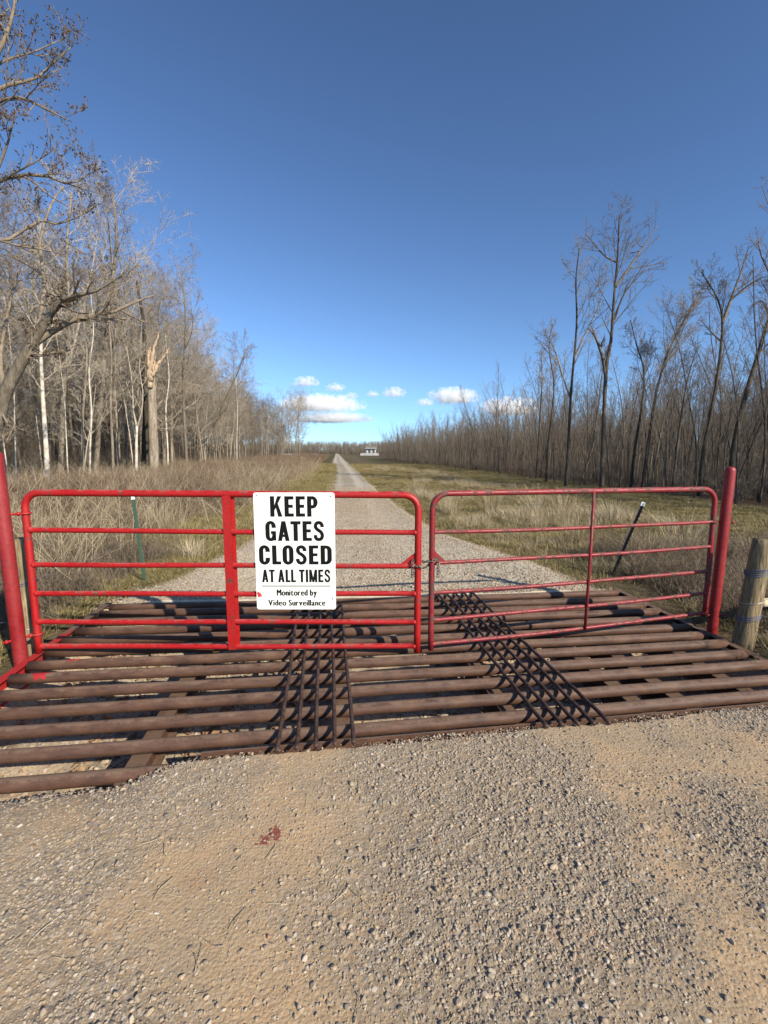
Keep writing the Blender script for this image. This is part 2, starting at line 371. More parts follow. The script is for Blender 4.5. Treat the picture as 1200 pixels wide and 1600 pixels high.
def zones(x, y):
    L = roadL(np.clip(y, 5, 600)); Rr = roadR(np.clip(y, 5, 600))
    dR = x - Rr; dL = L - x
    green = np.where(dR > 0, np.interp(dR, [0, .8, 2.5, 5, 9, 12], [.35, .4, .25, .55, .65, .3]), np.interp(dL, [0, .4, 1.6, 2.4, 8, 12], [.5, .75, .7, .3, .2, .35]))
    litter = np.where(dR > 0, np.interp(dR, [8.5, 11, 13], [0, .5, .95]), np.interp(dL, [10, 14, 18], [0, .35, .7]))
    return green, litter
gz_, lt_ = zones(GX.ravel(), GY.ravel())
for nm, v in (('green', gz_), ('litter', lt_)):
    at = gr.data.attributes.new(nm, 'FLOAT', 'POINT'); at.data.foreach_set('value', v.astype(np.float32))

# pit under the cattle guard: soil floor and banks
def rot(u, v): return u * math.cos(TH) - v * math.sin(TH), u * math.sin(TH) + v * math.cos(TH)
un_ = np.linspace(U0 - .02, U1 + .02, 150); vn_ = np.linspace(V0 - .32, V1 + .02, 90)
UU, VV = np.meshgrid(un_, vn_)
eu = np.minimum(UU - U0, U1 - UU); ev = np.minimum(VV - V0 + .3, V1 - VV); e = np.clip(np.minimum(eu, ev) / .16, 0, 1)
PX, PY = rot(UU, VV)
PZ = -.285 * e ** .6 - .02 + .07 * fbm(PX, PY, 2.2, 4, 31) * e + .04 * fbm(PX, PY, 9, 3, 33) * e
mb = MB().grid(np.stack([PX, PY, PZ], -1)); pit = mb.build('pit', PITSOIL); tag(pit, kind='structure')
def pit_z(x, y):
    return -.305 + .07 * fbm(x, y, 2.2, 4, 31) + .04 * fbm(x, y, 9, 3, 33)

# foreground gravel as a fine height field
def loose_at(x, y):      # loose stones between and beside the smooth wheel tracks
    xr = x + TAN7 * (y - 2)
    D = np.clip(frontline(x) - y, 0, 2)
    return np.clip(.80 + .25 * np.clip((-.75 - xr) / .3, 0, 1) - .86 * np.exp(-((xr + .30) / .45) ** 2) - .75 * np.exp(-((xr - 1.12) / .30) ** 2) - .35 * np.exp(-D / .18) * (x > -1) * (x < 1.5) + 1.5 * fbm(x, y, 1.3, 4, 71), 0, 1)
TAN7 = math.tan(TH)
def near_z(x, y):
    loose = loose_at(x, y)
    z = .016 * fbm(x, y, 1.2, 3, 40) + .003 * fbm(x, y, 6, 2, 44) + (.0007 + .0040 * loose) * fbm(x, y, 45, 3, 47, .65)
    d = np.clip((frontline(x) - y), 0, 2)
    low = np.clip((-1.1 - x) / .25, 0, 1)
    z = z + .012 - low * .075 * np.exp(-d / .16)
    return z
def cax(segs):
    out = []
    for a, b, s in segs: out += list(np.arange(a, b - 1e-6, s))
    return np.array(out)
xs = np.concatenate([cax([(-10, -3.2, .12), (-3.2, -2.1, .02), (-2.1, 2.3, .0055), (2.3, 3.4, .02), (3.4, 10.1, .12)])])
ds = cax([(0, 1.45, .0055), (1.45, 2.2, .03), (2.2, 9, .15)])
XX, DD = np.meshgrid(xs, ds)
edge = .012 * fbm(XX, XX * 0, 14, 3, 91) + .02 * fbm(XX, XX * 0, 3, 2, 93)
taper = np.clip(1 - DD / .5, 0, 1)
YY = frontline(XX) - DD + edge * taper * 1.2
ZZ = near_z(XX, YY) - .025 * np.clip(1 - DD / .035, 0, 1) ** 2
V = np.stack([XX, YY, ZZ], -1)
sk = V[0].copy(); sk[:, 2] = -.45; sk[:, 1] += .01
V = np.concatenate([sk[None], V])[:, ::-1]
fg = MB().grid(V).build('gravel_apron', GRAVEL_NEAR); tag(fg, kind='structure')
at = fg.data.attributes.new('loose', 'FLOAT', 'POINT'); at.data.foreach_set('value', loose_at(V[..., 0].ravel(), V[..., 1].ravel()).astype(np.float32))

# road beyond the guard
def road_z(x, y):
    L = roadL(y); Rr = roadR(y); s = np.clip((x - L) / (Rr - L), 0, 1); c = np.clip(np.minimum(s, 1 - s) / .12, 0, 1)
    f = np.clip(20 / (y + .01), 0, 1)
    z = -.05 + .085 * (c * c * (3 - 2 * c)) + f * (.014 * fbm(x, y, 1.4, 3, 21) + .008 * fbm(x, y, 8, 3, 25) + .008 * fbm(x, y, 26, 2, 26))
    z = z - .02 * np.exp(-((s - .27) / .10) ** 2) - .02 * np.exp(-((s - .73) / .10) ** 2)
    return z
ys = [4.98 + 0 * 0]; st = .028
y = 0.0; yl = [0.0]
while y < 900:
    y += st
    if y > 6: st *= 1.03
    yl.append(y)
yl = np.array(yl); sg = np.linspace(-.06, 1.06, 170)
SS, Y0 = np.meshgrid(sg, yl)
Yb = 5.02 + .13 * 0 + Y0
Lx = roadL(Yb); Rx = roadR(Yb); X = Lx + SS * (Rx - Lx)
Yr = Yb + np.clip(1 - Y0 / 4, 0, 1) * (X * .085 + .005)
Z = road_z(X, Yr)
X = X + np.interp(Yr, [6, 14], [.14, .38]) * fbm(X, Yr, .9, 3, 61) * (np.abs(SS - .5) > .45) * np.clip(Y0 / 1.5, 0, 1)
Z = np.where((SS < 0) | (SS > 1), -.10, Z)
V = np.stack([X, Yr, Z], -1); sk = V[0].copy(); sk[:, 2] = -.45; V = np.concatenate([sk[None], V])
rd = MB().grid(V).build('gravel_road', GRAVEL_ROAD); tag(rd, kind='structure')
_s = np.clip((V[..., 0] - roadL(V[..., 1])) / (roadR(V[..., 1]) - roadL(V[..., 1])), 0, 1)
_q = 1 - np.exp(-((_s - .27) / .11) ** 2) - np.exp(-((_s - .73) / .11) ** 2)
at = rd.data.attributes.new('loose', 'FLOAT', 'POINT'); at.data.foreach_set('value', (np.interp(V[..., 1], [5, 12], [.2, .75]) * _q + .5 * fbm(V[..., 0], V[..., 1], .6, 3, 81)).ravel().astype(np.float32))

# ------------------------------------------------------------------ scatter by geometry nodes (only for uncountable cover)
def scatter(name, protos, P, rz, sc, idx, label, tilt=None, kind='stuff'):
    n = len(P); me = bpy.data.meshes.new(name); me.vertices.add(n); me.vertices.foreach_set('co', np.asarray(P, np.float32).ravel())
    rv = np.zeros((n, 3), np.float32); rv[:, 2] = rz
    if tilt is not None: rv[:, :2] = tilt
    a = me.attributes.new('rot', 'FLOAT_VECTOR', 'POINT'); a.data.foreach_set('vector', rv.ravel())
    sc = np.asarray(sc, np.float32)
    if sc.ndim == 1: sc = np.repeat(sc[:, None], 3, 1)
    a = me.attributes.new('scl', 'FLOAT_VECTOR', 'POINT'); a.data.foreach_set('vector', sc.ravel())
    a = me.attributes.new('idx', 'INT', 'POINT'); a.data.foreach_set('value', np.asarray(idx, np.int32))
    me.update(); o = bpy.data.objects.new(name, me); COL.objects.link(o)
    c = bpy.data.collections.new(name + '_sources')
    for p in protos: c.objects.link(p)
    t = bpy.data.node_groups.new(name, 'GeometryNodeTree')
    t.interface.new_socket('Geometry', in_out='INPUT', socket_type='NodeSocketGeometry'); t.interface.new_socket('Geometry', in_out='OUTPUT', socket_type='NodeSocketGeometry')
    N = t.nodes; gi = N.new('NodeGroupInput'); go = N.new('NodeGroupOutput'); ip = N.new('GeometryNodeInstanceOnPoints'); ci = N.new('GeometryNodeCollectionInfo')
    ci.inputs['Collection'].default_value = c; ci.inputs['Separate Children'].default_value = True; ci.inputs['Reset Children'].default_value = True
    def at(nm, dt):
        a = N.new('GeometryNodeInputNamedAttribute'); a.data_type = dt; a.inputs['Name'].default_value = nm; return a.outputs['Attribute']
    L = t.links.new
    L(gi.outputs[0], ip.inputs['Points']); L(ci.outputs[0], ip.inputs['Instance']); ip.inputs['Pick Instance'].default_value = True
    L(at('idx', 'INT'), ip.inputs['Instance Index']); L(at('rot', 'FLOAT_VECTOR'), ip.inputs['Rotation']); L(at('scl', 'FLOAT_VECTOR'), ip.inputs['Scale'])
    L(ip.outputs[0], go.inputs[0])
    md = o.modifiers.new('scatter', 'NODES'); md.node_group = t
    return tag(o, label, None, None, kind)

rng = np.random.default_rng(7)
# stones
def stone_proto(i, sub):
    import bmesh
    bm = bmesh.new(); bmesh.ops.create_icosphere(bm, subdivisions=sub, radius=.5)
    r = np.random.default_rng(100 + i)
    for k in range(9):
        d = r.normal(size=3); d /= np.linalg.norm(d); h = r.uniform(.26, .42)
        for v in bm.verts:
            q = float(np.dot(v.co, d))
            if q > h: v.co -= Vector(d * (q - h))
    sx, sy, sz = r.uniform(.8, 1.25), r.uniform(.65, 1.0), r.uniform(.45, .75)
    for v in bm.verts: v.co = Vector((v.co.x * sx, v.co.y * sy, v.co.z * sz))
    me = bpy.data.meshes.new('stone'); bm.to_mesh(me); bm.free(); me.materials.append(STONE)
    return bpy.data.objects.new('stone_shape', me)
STP = [stone_proto(i, 2) for i in range(8)]
def stones(name, X, Y, Z, sz, label, embed=.24):
    n = len(X); P = np.stack([X, Y, Z + sz * embed * rng.uniform(-.6, 1, n)], -1)
    protos = [o.copy() for o in STP]
    return scatter(name, protos, P, rng.uniform(0, 6.28, n), sz, rng.integers(0, 8, n), label, rng.normal(0, .25, (n, 2)))
n = 120000
X = rng.uniform(-2.3, 2.7, n); D = rng.uniform(0, 1, n) ** .8 * 1.5 - .01; Y = frontline(X) - D
loose = loose_at(X, Y); pk = np.clip(.08 + loose * .9, .24, 1)
k = rng.uniform(0, 1, n) < pk; X, Y, D, lo_ = X[k], Y[k], D[k], loose[k]
sz = np.clip(.0058 * np.exp(rng.normal(0, .52, len(X))), .003, .024) * (1 + .35 * np.clip(lo_ - .5, 0, .6))
stones('loose_gravel', X, Y, near_z(X, Y), sz, 'small loose stones lying on the packed gravel in front of the cattle guard')
n = 4200; X = rng.uniform(-2.3, 2.7, n); D = rng.uniform(.0, 1.5, n); Y = frontline(X) - D
k = rng.uniform(0, 1, n) < np.clip(.12 + .9 * loose_at(X, Y), .1, 1); X, Y = X[k], Y[k]
stones('pebbles', X, Y, near_z(X, Y), np.clip(.013 * np.exp(rng.normal(0, .38, len(X))), .008, .045), 'larger pebbles half sunk in the packed gravel at the near side', .05)
STONE_DK = m_stone([(0, (.07, .07, .068)), (.3, (.14, .135, .125)), (.6, (.22, .20, .17)), (.85, (.33, .28, .21)), (.95, (.48, .43, .35)), (1, (.30, .16, .09))], (.12, .10, .08), (.34, .28, .21))
STP0 = STP; STP = []
for o in STP0:
    m_ = o.data.copy(); m_.materials.clear(); m_.materials.append(STONE_DK); STP.append(bpy.data.objects.new('stone_shape', m_))
n = 60000; X = rng.uniform(-2.3, 2.9, n); D = rng.uniform(-.01, 1.55, n); Y = frontline(X) - D
wz = .75 * np.clip(loose_at(X, Y) - .42 + .5 * fbm(X, Y, .9, 3, 171), 0, 1) * np.clip(.25 + .6 * np.abs(X + .3), 0, 1)
k = rng.uniform(0, 1, n) < wz; X, Y = X[k], Y[k]
stones('dark_gravel', X, Y, near_z(X, Y), np.clip(.0085 * np.exp(rng.normal(0, .45, len(X))), .004, .034), 'darker grey broken stones drifted between the wheel tracks', .1)
STP = STP0
# stones on the road beyond
n = 90000; Y = 5.05 + 16 * rng.uniform(0, 1, n) ** 1.5; X = roadL(Y) + rng.uniform(-.03, 1.03, n) * (roadR(Y) - roadL(Y)); Y = Y + np.clip(1 - (Y - 5.02) / 4, 0, 1) * X * .085
stones('road_stones', X, Y, road_z(X, Y), rng.uniform(.012, .034, n), 'loose grey stones covering the gravel road beyond the gates')
n = 7000; U = rng.uniform(U0 + .15, U1 - .15, n); Vv = rng.uniform(V0 - .1, V1 - .15, n); X, Y = rot(U, Vv)
k = (vnoise(X * 1.6, Y * 1.6, 3) > -.15) & (Y > frontline(X) + .05); X, Y = X[k], Y[k]
stones('pit_stones', X, Y, pit_z(X, Y), rng.uniform(.012, .045, len(X)), 'stones lying on the soil under the cattle guard pipes')

# leaves in the pit and on the forest floor
def leaf_proto(i):
    r = np.random.default_rng(i); a = np.linspace(0, 6.283, 9)[:-1]
    v = np.stack([np.cos(a) * .5 * (1 + .2 * r.normal(size=8)), np.sin(a) * .32, .12 * np.cos(a * 2 + r.uniform(0, 6)) + .05 * r.normal(size=8)], -1)
    v = np.vstack([v, [[0, 0, .05]]])
    return MB().add(v, None, [[8, j, (j + 1) % 8] for j in range(8)]).build('dead_leaf', LEAF, smooth=False, link=False)
n = 2600; U = rng.uniform(U0 + .1, U1 - .1, n); Vv = rng.uniform(V0 - .05, V1 - .1, n); X, Y = rot(U, Vv)
k = (vnoise(X * 1.3, Y * 1.3, 8) > .0) & (Y > frontline(X) + .03); X, Y = X[k], Y[k]
scatter('dead_leaves', [leaf_proto(i) for i in range(4)], np.stack([X, Y, pit_z(X, Y) + .02], -1), rng.uniform(0, 6.28, len(X)), rng.uniform(.03, .07, len(X)), rng.integers(0, 4, len(X)), 'brown dead leaves gathered under the cattle guard', rng.normal(0, .4, (len(X), 2)))

n = 26000; X = np.where(rng.uniform(0, 1, n) < .5, rng.uniform(-5.5, -2.2, n), rng.uniform(2.6, 5.5, n)); D = rng.uniform(0, 3, n); Y = frontline(X) - D
stones('loose_gravel', X, Y, near_z(X, Y), np.clip(.011 * np.exp(rng.normal(0, .45, n)), .005, .035), 'loose stones on the gravel to either side of the entrance')
def straw_bit(i):
    g_ = np.random.default_rng(50 + i); t = np.linspace(0, 1, 7); P = np.stack([t - .5, .25 * g_.normal() * (t - .5) ** 2 * 2 + .03 * np.sin(t * 6), .03 * np.sin(t * 3.1)], -1)
    return MB().tubes(P, np.full(7, .014), 4).build('straw_bit', STRAW, link=False)
n = 90; X = rng.uniform(-2, 2.4, n); D = rng.uniform(.02, 1.45, n); Y = frontline(X) - D
scatter('straw_bits', [straw_bit(i) for i in range(5)], np.stack([X, Y, near_z(X, Y) + .005], -1), rng.uniform(0, 6.28, n), rng.uniform(.03, .11, n), rng.integers(0, 5, n), 'short dry straws and twigs lying loose on the gravel', rng.normal(0, .08, (n, 2)))

# ------------------------------------------------------------------ cattle guard
PR = .0372
def lerp(a, b, t): return a + (b - a) * t
kk = list(range(13))
LY = [2.06, 2.25, 2.49, 2.71, 2.94, 3.17, 3.385, 3.62, 3.85, 4.07, 4.30, 4.53, 4.74]
RY = [2.86, 3.01, 3.20, 3.41, 3.60, 3.80, 3.99, 4.185, 4.385, 4.60, 4.80, 5.00, 5.25]
lx = lambda y: -2.655 - (y - 2.9) * .125 + .03      # inner face of left frame
rx = lambda y: 2.955 - (y - 3.45) * .125 - .02
guard = empty('cattle_guard', (0.15, 3.6, -.1)); tag(guard, 'wide rusty pipe cattle guard laid across the road under the red gates', 'cattle guard')
rr = random.Random(3)
for i in kk:
    a = np.array([lx(LY[i]), LY[i], -PR + .026 + rr.uniform(-.004, .004)]); b = np.array([rx(RY[i]), RY[i], -PR + .03 + rr.uniform(-.004, .004)])
    if i == 0: a[2] -= .035; b[2] -= .05
    if i == 0: b = lerp(a, b, .99)
    m_ = []
    for t in np.linspace(0, 1, 25):
        q = lerp(a, b, t); q[2] += -.008 * math.sin(t * math.pi) + .0015 * math.sin(t * 23 + i); q[1] += .004 * math.sin(t * 6.3 + i * 1.7); m_.append(q)
    rel(MB().tubes(np.array(m_), np.full(25, PR), 20).build('pipe', RUST, guard))
def prism(mb, a, b, wd, ht, z=0):     # bar from a to b with square section
    a = Vector(a); b = Vector(b); d = (b - a); M = Matrix.Rotation(math.atan2(d.y, d.x), 4, 'Z') @ Matrix.Rotation(-math.asin(d.z / d.length), 4, 'Y')
    mb.box((a + b) / 2, (d.length, wd, ht), M); return mb
fr = MB(); prism(fr, (-2.555 + .01, 1.98, .005), (-2.925, 4.84, .005), .055, .012); prism(fr, (-2.582, 1.98, -.085), (-2.952, 4.84, -.085), .010, .165); prism(fr, (-2.555, 1.98, -.165), (-2.925, 4.84, -.165), .055, .012)
rel(fr.build('side_frame', RUST_RED, guard, False))
fr = MB(); prism(fr, (3.04, 2.80, -.01), (2.715, 5.36, .005), .060, .012); prism(fr, (3.066, 2.80, -.10), (2.741, 5.36, -.085), .010, .165); prism(fr, (3.04, 2.80, -.185), (2.715, 5.36, -.17), .06, .012)
rel(fr.build('side_frame', RUST, guard, False))
fr = MB(); prism(fr, (-.98, 2.335, -.042), (3.0, 2.92, -.045), .012, .09); prism(fr, (-.98, 2.36, -.095), (3.0, 2.945, -.098), .05, .01)
rel(fr.build('edge_plate', RUST, guard, False))
for (x, y) in ((-1.40, 2.85), (-.26, 2.85), (.80, 2.95), (1.70, 2.95), (2.02, 3.0), (2.55, 3.2)):   # I beams carrying the pipes
    ux, uy = -math.sin(R(7.4)), math.cos(R(7.4)); t0 = -(y - (frontline(x) + .02)); t1 = 5.0 + .1 * x - y
    a = (x + ux * t0, y + uy * t0, 0); b = (x + ux * t1, y + uy * t1, 0)
    bm_ = MB()
    for z, wd, ht in ((-.075, .105, .012), (-.145, .012, .13), (-.215, .105, .012)): prism(bm_, (a[0], a[1], z), (b[0], b[1], z), wd, ht)
    rel(bm_.build('beam', RUST, guard, False))
def rods(p0, p1, q0, q1, nrod):
    for i in range(nrod):
        t = i / (nrod - 1); a = lerp(np.array(p0), np.array(p1), t); b = lerp(np.array(q0), np.array(q1), t); P = []
        for s in np.linspace(0, 1, 60):
            q = lerp(a, b, s); q[2] += .0025 * math.sin(s * 70 + i); q[0] += .006 * math.sin(s * 5 + i * 2) * (s * (1 - s) * 4); P.append(q)
        rel(MB().tubes(np.array(P), np.full(60, .0125), 8).build('rod', RUST_DARK, guard))
rods((-.565, 2.30, .035), (-.165, 2.375, .035), (-.868, 4.62, .038), (-.44, 4.72, .038), 5)
rods((.935, 2.52, .035), (1.315, 2.56, .035), (.595, 5.10, .038), (.985, 5.14, .038), 5)

# ------------------------------------------------------------------ gates
def round_frame(A, B, z0a, z1a, z0b, z1b, rad):
    """frame tube: up from A, rounded corners, along, down to B"""
    A = np.array(A); B = np.array(B); d = (B - A) / np.linalg.norm(B - A); P = [np.array([*A, z0a])]
    for z in np.linspace(z0a, z1a - rad, 8)[1:]: P.append(np.array([*A, z]))
    for t in np.linspace(0, math.pi / 2, 9)[1:]:
        c = A + d * rad * (1 - math.cos(t)); P.append(np.array([*c, z1a - rad + rad * math.sin(t)]))
    L = np.linalg.norm(B - A)
    for s in np.linspace(rad, L - rad, 22)[1:]: P.append(np.array([*(A + d * s), lerp(z1a, z1b, (s - rad) / (L - 2 * rad))]))
    for t in np.linspace(math.pi / 2, 0, 9)[1:]:
        c = B - d * rad * (1 - math.cos(t)); P.append(np.array([*c, z1b - rad + rad * math.sin(t)]))
    for z in np.linspace(z1b - rad, z0b, 8)[1:]: P.append(np.array([*B, z]))
    return np.array(P)
RS_ = np.concatenate([[0, .0075, .0105, .0125], np.linspace(.03, .97, 22) + .0012 * np.sin(np.arange(22) * 2.1), [.9875, .9895, .9925, 1]])
def rail(parent, a, b, r, mat, sag=.0, seed=0):
    a = np.array(a); b = np.array(b); P = []
    for s in RS_:
        q = lerp(a, b, s); q[2] += -sag * math.sin(math.pi * s) + .002 * math.sin(seed * 3 + s * 9); P.append(q)
    rw = np.full(len(RS_), r); rw[[1, 2, -3, -2]] *= 1.2; rw[[1, -2]] *= 1.04      # weld beads at both ends
    return rel(MB().tubes(np.array(P), rw, 16).build('rail', mat, parent))
GY0 = 3.56
g1 = empty('farm_gate', (-2.73, GY0, .03)); tag(g1, 'bright red tubular farm gate on the left carrying the white sign', 'gate')
xa, xb = -2.735, .262
rel(MB().tubes(round_frame((xa, GY0), (xb, GY0), .028, 1.292, .026, 1.275, .115), np.full(52, .0265), 18).build('frame', RED, g1))
for i, (za, zb) in enumerate(((1.005, .985), (.735, .724), (.504, .503), (.275, .276), (.074, .074))):
    rail(g1, (xa, GY0, za), (xb, GY0, zb), .0205, RED, .002, i)
br = MB()      # pressed channel upright, in front of the rails on its left side
br.box((-1.193, GY0 - .027, .665), (.060, .006, 1.215)); br.box((-1.2205, GY0 - .010, .665), (.005, .028, 1.215)); br.box((-1.166, GY0 - .006, .665), (.005, .036, 1.215)); br.box((-1.153, GY0 + .013, .665), (.022, .005, 1.215))
rel(br.build('brace', RED, g1, False))
def gusset(parent, A, dx, dy, mat, y0):
    # triangular corner plate with a chain slot
    t = .004; pts = [(0, 0), (1, 0), (0, 1)]
    v = []
    for off in (-t, t):
        for (p, q) in pts: v.append((A[0] + dx[0] * p, A[1] + dx[1] * p + off, A[2] + dy * q))
    rel(MB().add(v, [[0, 1, 4, 3], [1, 2, 5, 4], [2, 0, 3, 5]], [[0, 2, 1], [3, 4, 5]]).build('gusset', mat, parent, False))
gusset(g1, (xb - .026, GY0, .742), (-.105, 0), .085, RED, GY0)
def hinge(parent, post, at, z, mat, r=.009):
    # eye bolt through the post with the gate pin standing in its eye
    p = np.array(post); a = np.array(at); d = (a - p) / np.linalg.norm(a - p); mb = MB()
    mb.tubes(np.array([[*(p - d * .10), z], [*(a - d * .0), z]]), np.full(2, r), 8)
    mb.tubes(np.array([[*(p - d * .085), z], [*(p - d * .07), z]]), np.full(2, r * 1.9), 6)
    mb.tubes(np.array([[*(p + d * .068), z], [*(p + d * .083), z]]), np.full(2, r * 1.9), 6)
    mb.tubes(np.array([[*a, z - .03], [*a, z + .022]]), np.full(2, r * 1.3), 8)
    ang = np.linspace(0, 2 * math.pi, 17)[:-1]
    ring = np.array([[a[0] + .036 * math.cos(t), a[1] + .036 * math.sin(t), z] for t in np.append(ang, ang[0])])
    mb.tubes(ring, np.full(len(ring), r * .8), 6, False)
    rel(mb.build('hinge', mat, parent))
hinge(g1, (-2.805, 3.46), (xa, GY0), 1.135, RED); hinge(g1, (-2.805, 3.46), (xa, GY0), .175, RED)

g2 = empty('farm_gate', (2.91, 4.112, .1)); tag(g2, 'weathered darker red tubular farm gate sagging on the right', 'gate')
A2, B2 = np.array([.372, 3.583]), np.array([2.905, 4.110])
rel(MB().tubes(round_frame(A2, B2, .034, 1.283, .125, 1.278, .125), np.full(52, .0225), 18).build('frame', RED_OLD, g2))
for i, (za, zb) in enumerate(((.983, .988), (.742, .763), (.500, .543), (.281, .337), (.079, .157))):
    rail(g2, (*A2, za), (*B2, zb), .0155, RED_OLD, .010 if i < 4 else .014, i + 7)
m2 = lerp(A2, B2, .533); d2 = (B2 - A2) / np.linalg.norm(B2 - A2)
rel(MB().tubes(np.array([[*m2, 1.28], [*m2, .7], [*(m2 - d2 * .012), .10]]) - np.array([[0, .017, 0]]), np.full(3, .0125), 10).build('brace', RED_OLD, g2))
gusset(g2, (A2[0] + .02, A2[1] + .004, .755), (.085, .018), .085, RED_OLD, 0)
hinge(g2, (2.985, 4.098), (2.905, 4.11), .985, RED_OLD, .006)
hinge(g2, (2.985, 4.098), (2.905, 4.11), .145, RED_OLD, .006)

def capped(mb, x, y, z0, z1, r, k=28, top=(0, 0), cap=.02):
    zs = np.concatenate([np.linspace(z0, z1 - cap, 8), z1 - cap + cap * np.sin(np.linspace(.3, 1.57, 6))])
    rs = np.concatenate([np.full(8, r), r * np.cos(np.linspace(.3, 1.5, 6)) ** .5])
    t = (zs - z0) / (z1 - z0)
    return mb.tubes(np.stack([x + top[0] * t, y + top[1] * t, zs], -1), rs, k)
p1 = capped(MB(), -2.795, 3.46, -.45, 1.600, .049, cap=.03, top=(-.045, 0)).build('gate_post', RED_POST); tag(p1, 'thick red steel post holding the bright gate at the left edge', 'post')
p2 = capped(MB(), 2.970, 4.10, -.45, 1.47, .042, cap=.04, top=(.04, 0)).build('gate_post', RED_POST); tag(p2, 'red round topped steel post beside the sagging weathered gate', 'post')

# ------------------------------------------------------------------ chain between the gates
STEEL = NT('tarnished_chain_steel'); STEEL = STEEL.done(STEEL.ramp(STEEL.noise(STEEL.pos(), 60, 4), [(.4, (.09, .07, .055)), (.65, (.24, .21, .18))]), .45, None, .6, .5)
def chain(mb, pts, link=.032, wr=.0038):
    P = path(pts, 12); seg = np.linalg.norm(np.diff(P, axis=0), axis=1); cs = np.concatenate([[0], np.cumsum(seg)]); pitch = link * .72
    for i in range(int(cs[-1] / pitch)):
        s = (i + .5) * pitch; c = np.array([np.interp(s, cs, P[:, k]) for k in range(3)])
        c2 = np.array([np.interp(min(s + .005, cs[-1]), cs, P[:, k]) for k in range(3)]); c1 = np.array([np.interp(max(s - .005, 0), cs, P[:, k]) for k in range(3)])
        t = (c2 - c1) / (np.linalg.norm(c2 - c1) + 1e-9); u = np.cross(t, [0.3, 1, .2] if i % 2 else [0.1, -.2, 1.0]); u /= np.linalg.norm(u) + 1e-9
        a = np.linspace(0, 2 * math.pi, 13); ring = c + np.outer(np.cos(a) * link * .5, t) + np.outer(np.sin(a) * link * .27, u)
        mb.tubes(ring, np.full(13, wr), 5, False)
cm = MB(); zc = .775
chain(cm, [(xb - .045, GY0 - .035, .64), (xb - .043, GY0 - .034, .70), (xb - .042, GY0 - .03, .765), (xb - .03, GY0 + .02, .775), (xb + .01, GY0 + .035, .755), (.315, 3.575, .752), (A2[0] - .01, 3.545, .765), (A2[0] + .03, 3.56, .775), (A2[0] + .05, 3.575, .77)])
chain(cm, [(xb - .03, GY0 - .03, .735), (xb + .02, GY0 - .035, .722), (.315, 3.55, .712), (A2[0] - .01, 3.62, .725), (A2[0] + .036, 3.62, .735), (A2[0] + .045, 3.555, .75), (A2[0] + .047, 3.548, .70), (A2[0] + .045, 3.548, .62)])
tag(cm.build('chain', STEEL), 'rusty steel chain looped between the two red gates', 'chain')

# ------------------------------------------------------------------ sign
n = NT('white_sign_face'); _a = n.noise(n.pos(), 4, 5); _b = n.noise(n.pos(), 70, 4)
_c = n.mix(n.ramp(_b, [(.6, (0, 0, 0)), (.75, (1, 1, 1))]), n.ramp(_a, [(.3, (.80, .80, .72)), (.7, (.86, .86, .79))]), (.62, .60, .54))
_mk = n.ramp(n.math('ADD', n.near((-.963, 3.51, .505), .045), n.math('MULTIPLY', n.math('SUBTRACT', n.noise(n.pos((2, 1, .7)), 40, 4, .7), .5), 1.3)), [(.42, (0, 0, 0)), (.5, (1, 1, 1))])
SIGNM = n.done(n.mix(_mk, _c, (.55, .05, .04)), .4, None, 0, .4)
INK = NT('black_lettering').done((.008, .008, .008), .8, None, 0, .1)
SY = GY0 - .036
sign = empty('warning_sign', (-.68, SY, .4)); tag(sign, 'white rectangular sign reading keep gates closed, fixed to the left gate', 'sign')
sx0, sx1, sz0, sz1 = -.984, -.372, .388, 1.297
v = []
for cx, cz, a0 in ((sx1 - .018, sz1 - .018, 0), (sx0 + .018, sz1 - .018, 90), (sx0 + .018, sz0 + .018, 180), (sx1 - .018, sz0 + .018, 270)):
    for t in range(6): a = R(a0 + t * 18); v.append((cx + .018 * math.cos(a), cz + .018 * math.sin(a)))
me = bpy.data.meshes.new('plate'); k = len(v)
bow = lambda x: .0
me.from_pydata([(x, SY, z) for x, z in v] + [(x, SY + .0025, z) for x, z in v], [], [list(range(k))[::1], list(range(2 * k - 1, k - 1, -1))] + [[i, k + i, k + (i + 1) % k, (i + 1) % k] for i in range(k)])
me.materials.append(SIGNM); me.update()
pl = bpy.data.objects.new('plate', me); COL.objects.link(pl); pl.parent = sign; rel(pl)
def tmesh(txt):
    cu = bpy.data.curves.new('t', 'FONT'); cu.body = txt; cu.resolution_u = 6
    ob = bpy.data.objects.new('t', cu); COL.objects.link(ob)
    bpy.context.view_layer.update()
    me = bpy.data.meshes.new_from_object(ob.evaluated_get(bpy.context.evaluated_depsgraph_get())); bpy.data.objects.remove(ob)
    V = np.array([v.co[:] for v in me.vertices]); F = [list(p.vertices) for p in me.polygons]; return V, F
def crop2sign(x, y):    # measured on an enlarged view of the sign
    l = 110 + (y - 138) / 1322 * 42; u = (x - l) / (1050 - l); vv = (y - 138) / 1322
    return sx0 + u * (sx1 - sx0), sz1 - vv * (sz1 - sz0)
def stroke(pts, w):       # flat stroke of even width along a polyline (mitred)
    P = np.array(pts, float); T = np.gradient(P, axis=0); T /= np.linalg.norm(T, axis=1, keepdims=True) + 1e-9; N = np.stack([-T[:, 1], T[:, 0]], -1) * w / 2
    for i in range(1, len(P) - 1):
        a = (P[i] - P[i - 1]) / (np.linalg.norm(P[i] - P[i - 1]) + 1e-9); c = max(.5, float(a @ T[i])); N[i] /= c
    return [[P[i] + N[i], P[i] - N[i], P[i + 1] - N[i + 1], P[i + 1] + N[i + 1]] for i in range(len(P) - 1)]
def bar(x0, y0, x1, y1): return [[(x0, y0), (x1, y0), (x1, y1), (x0, y1)]]
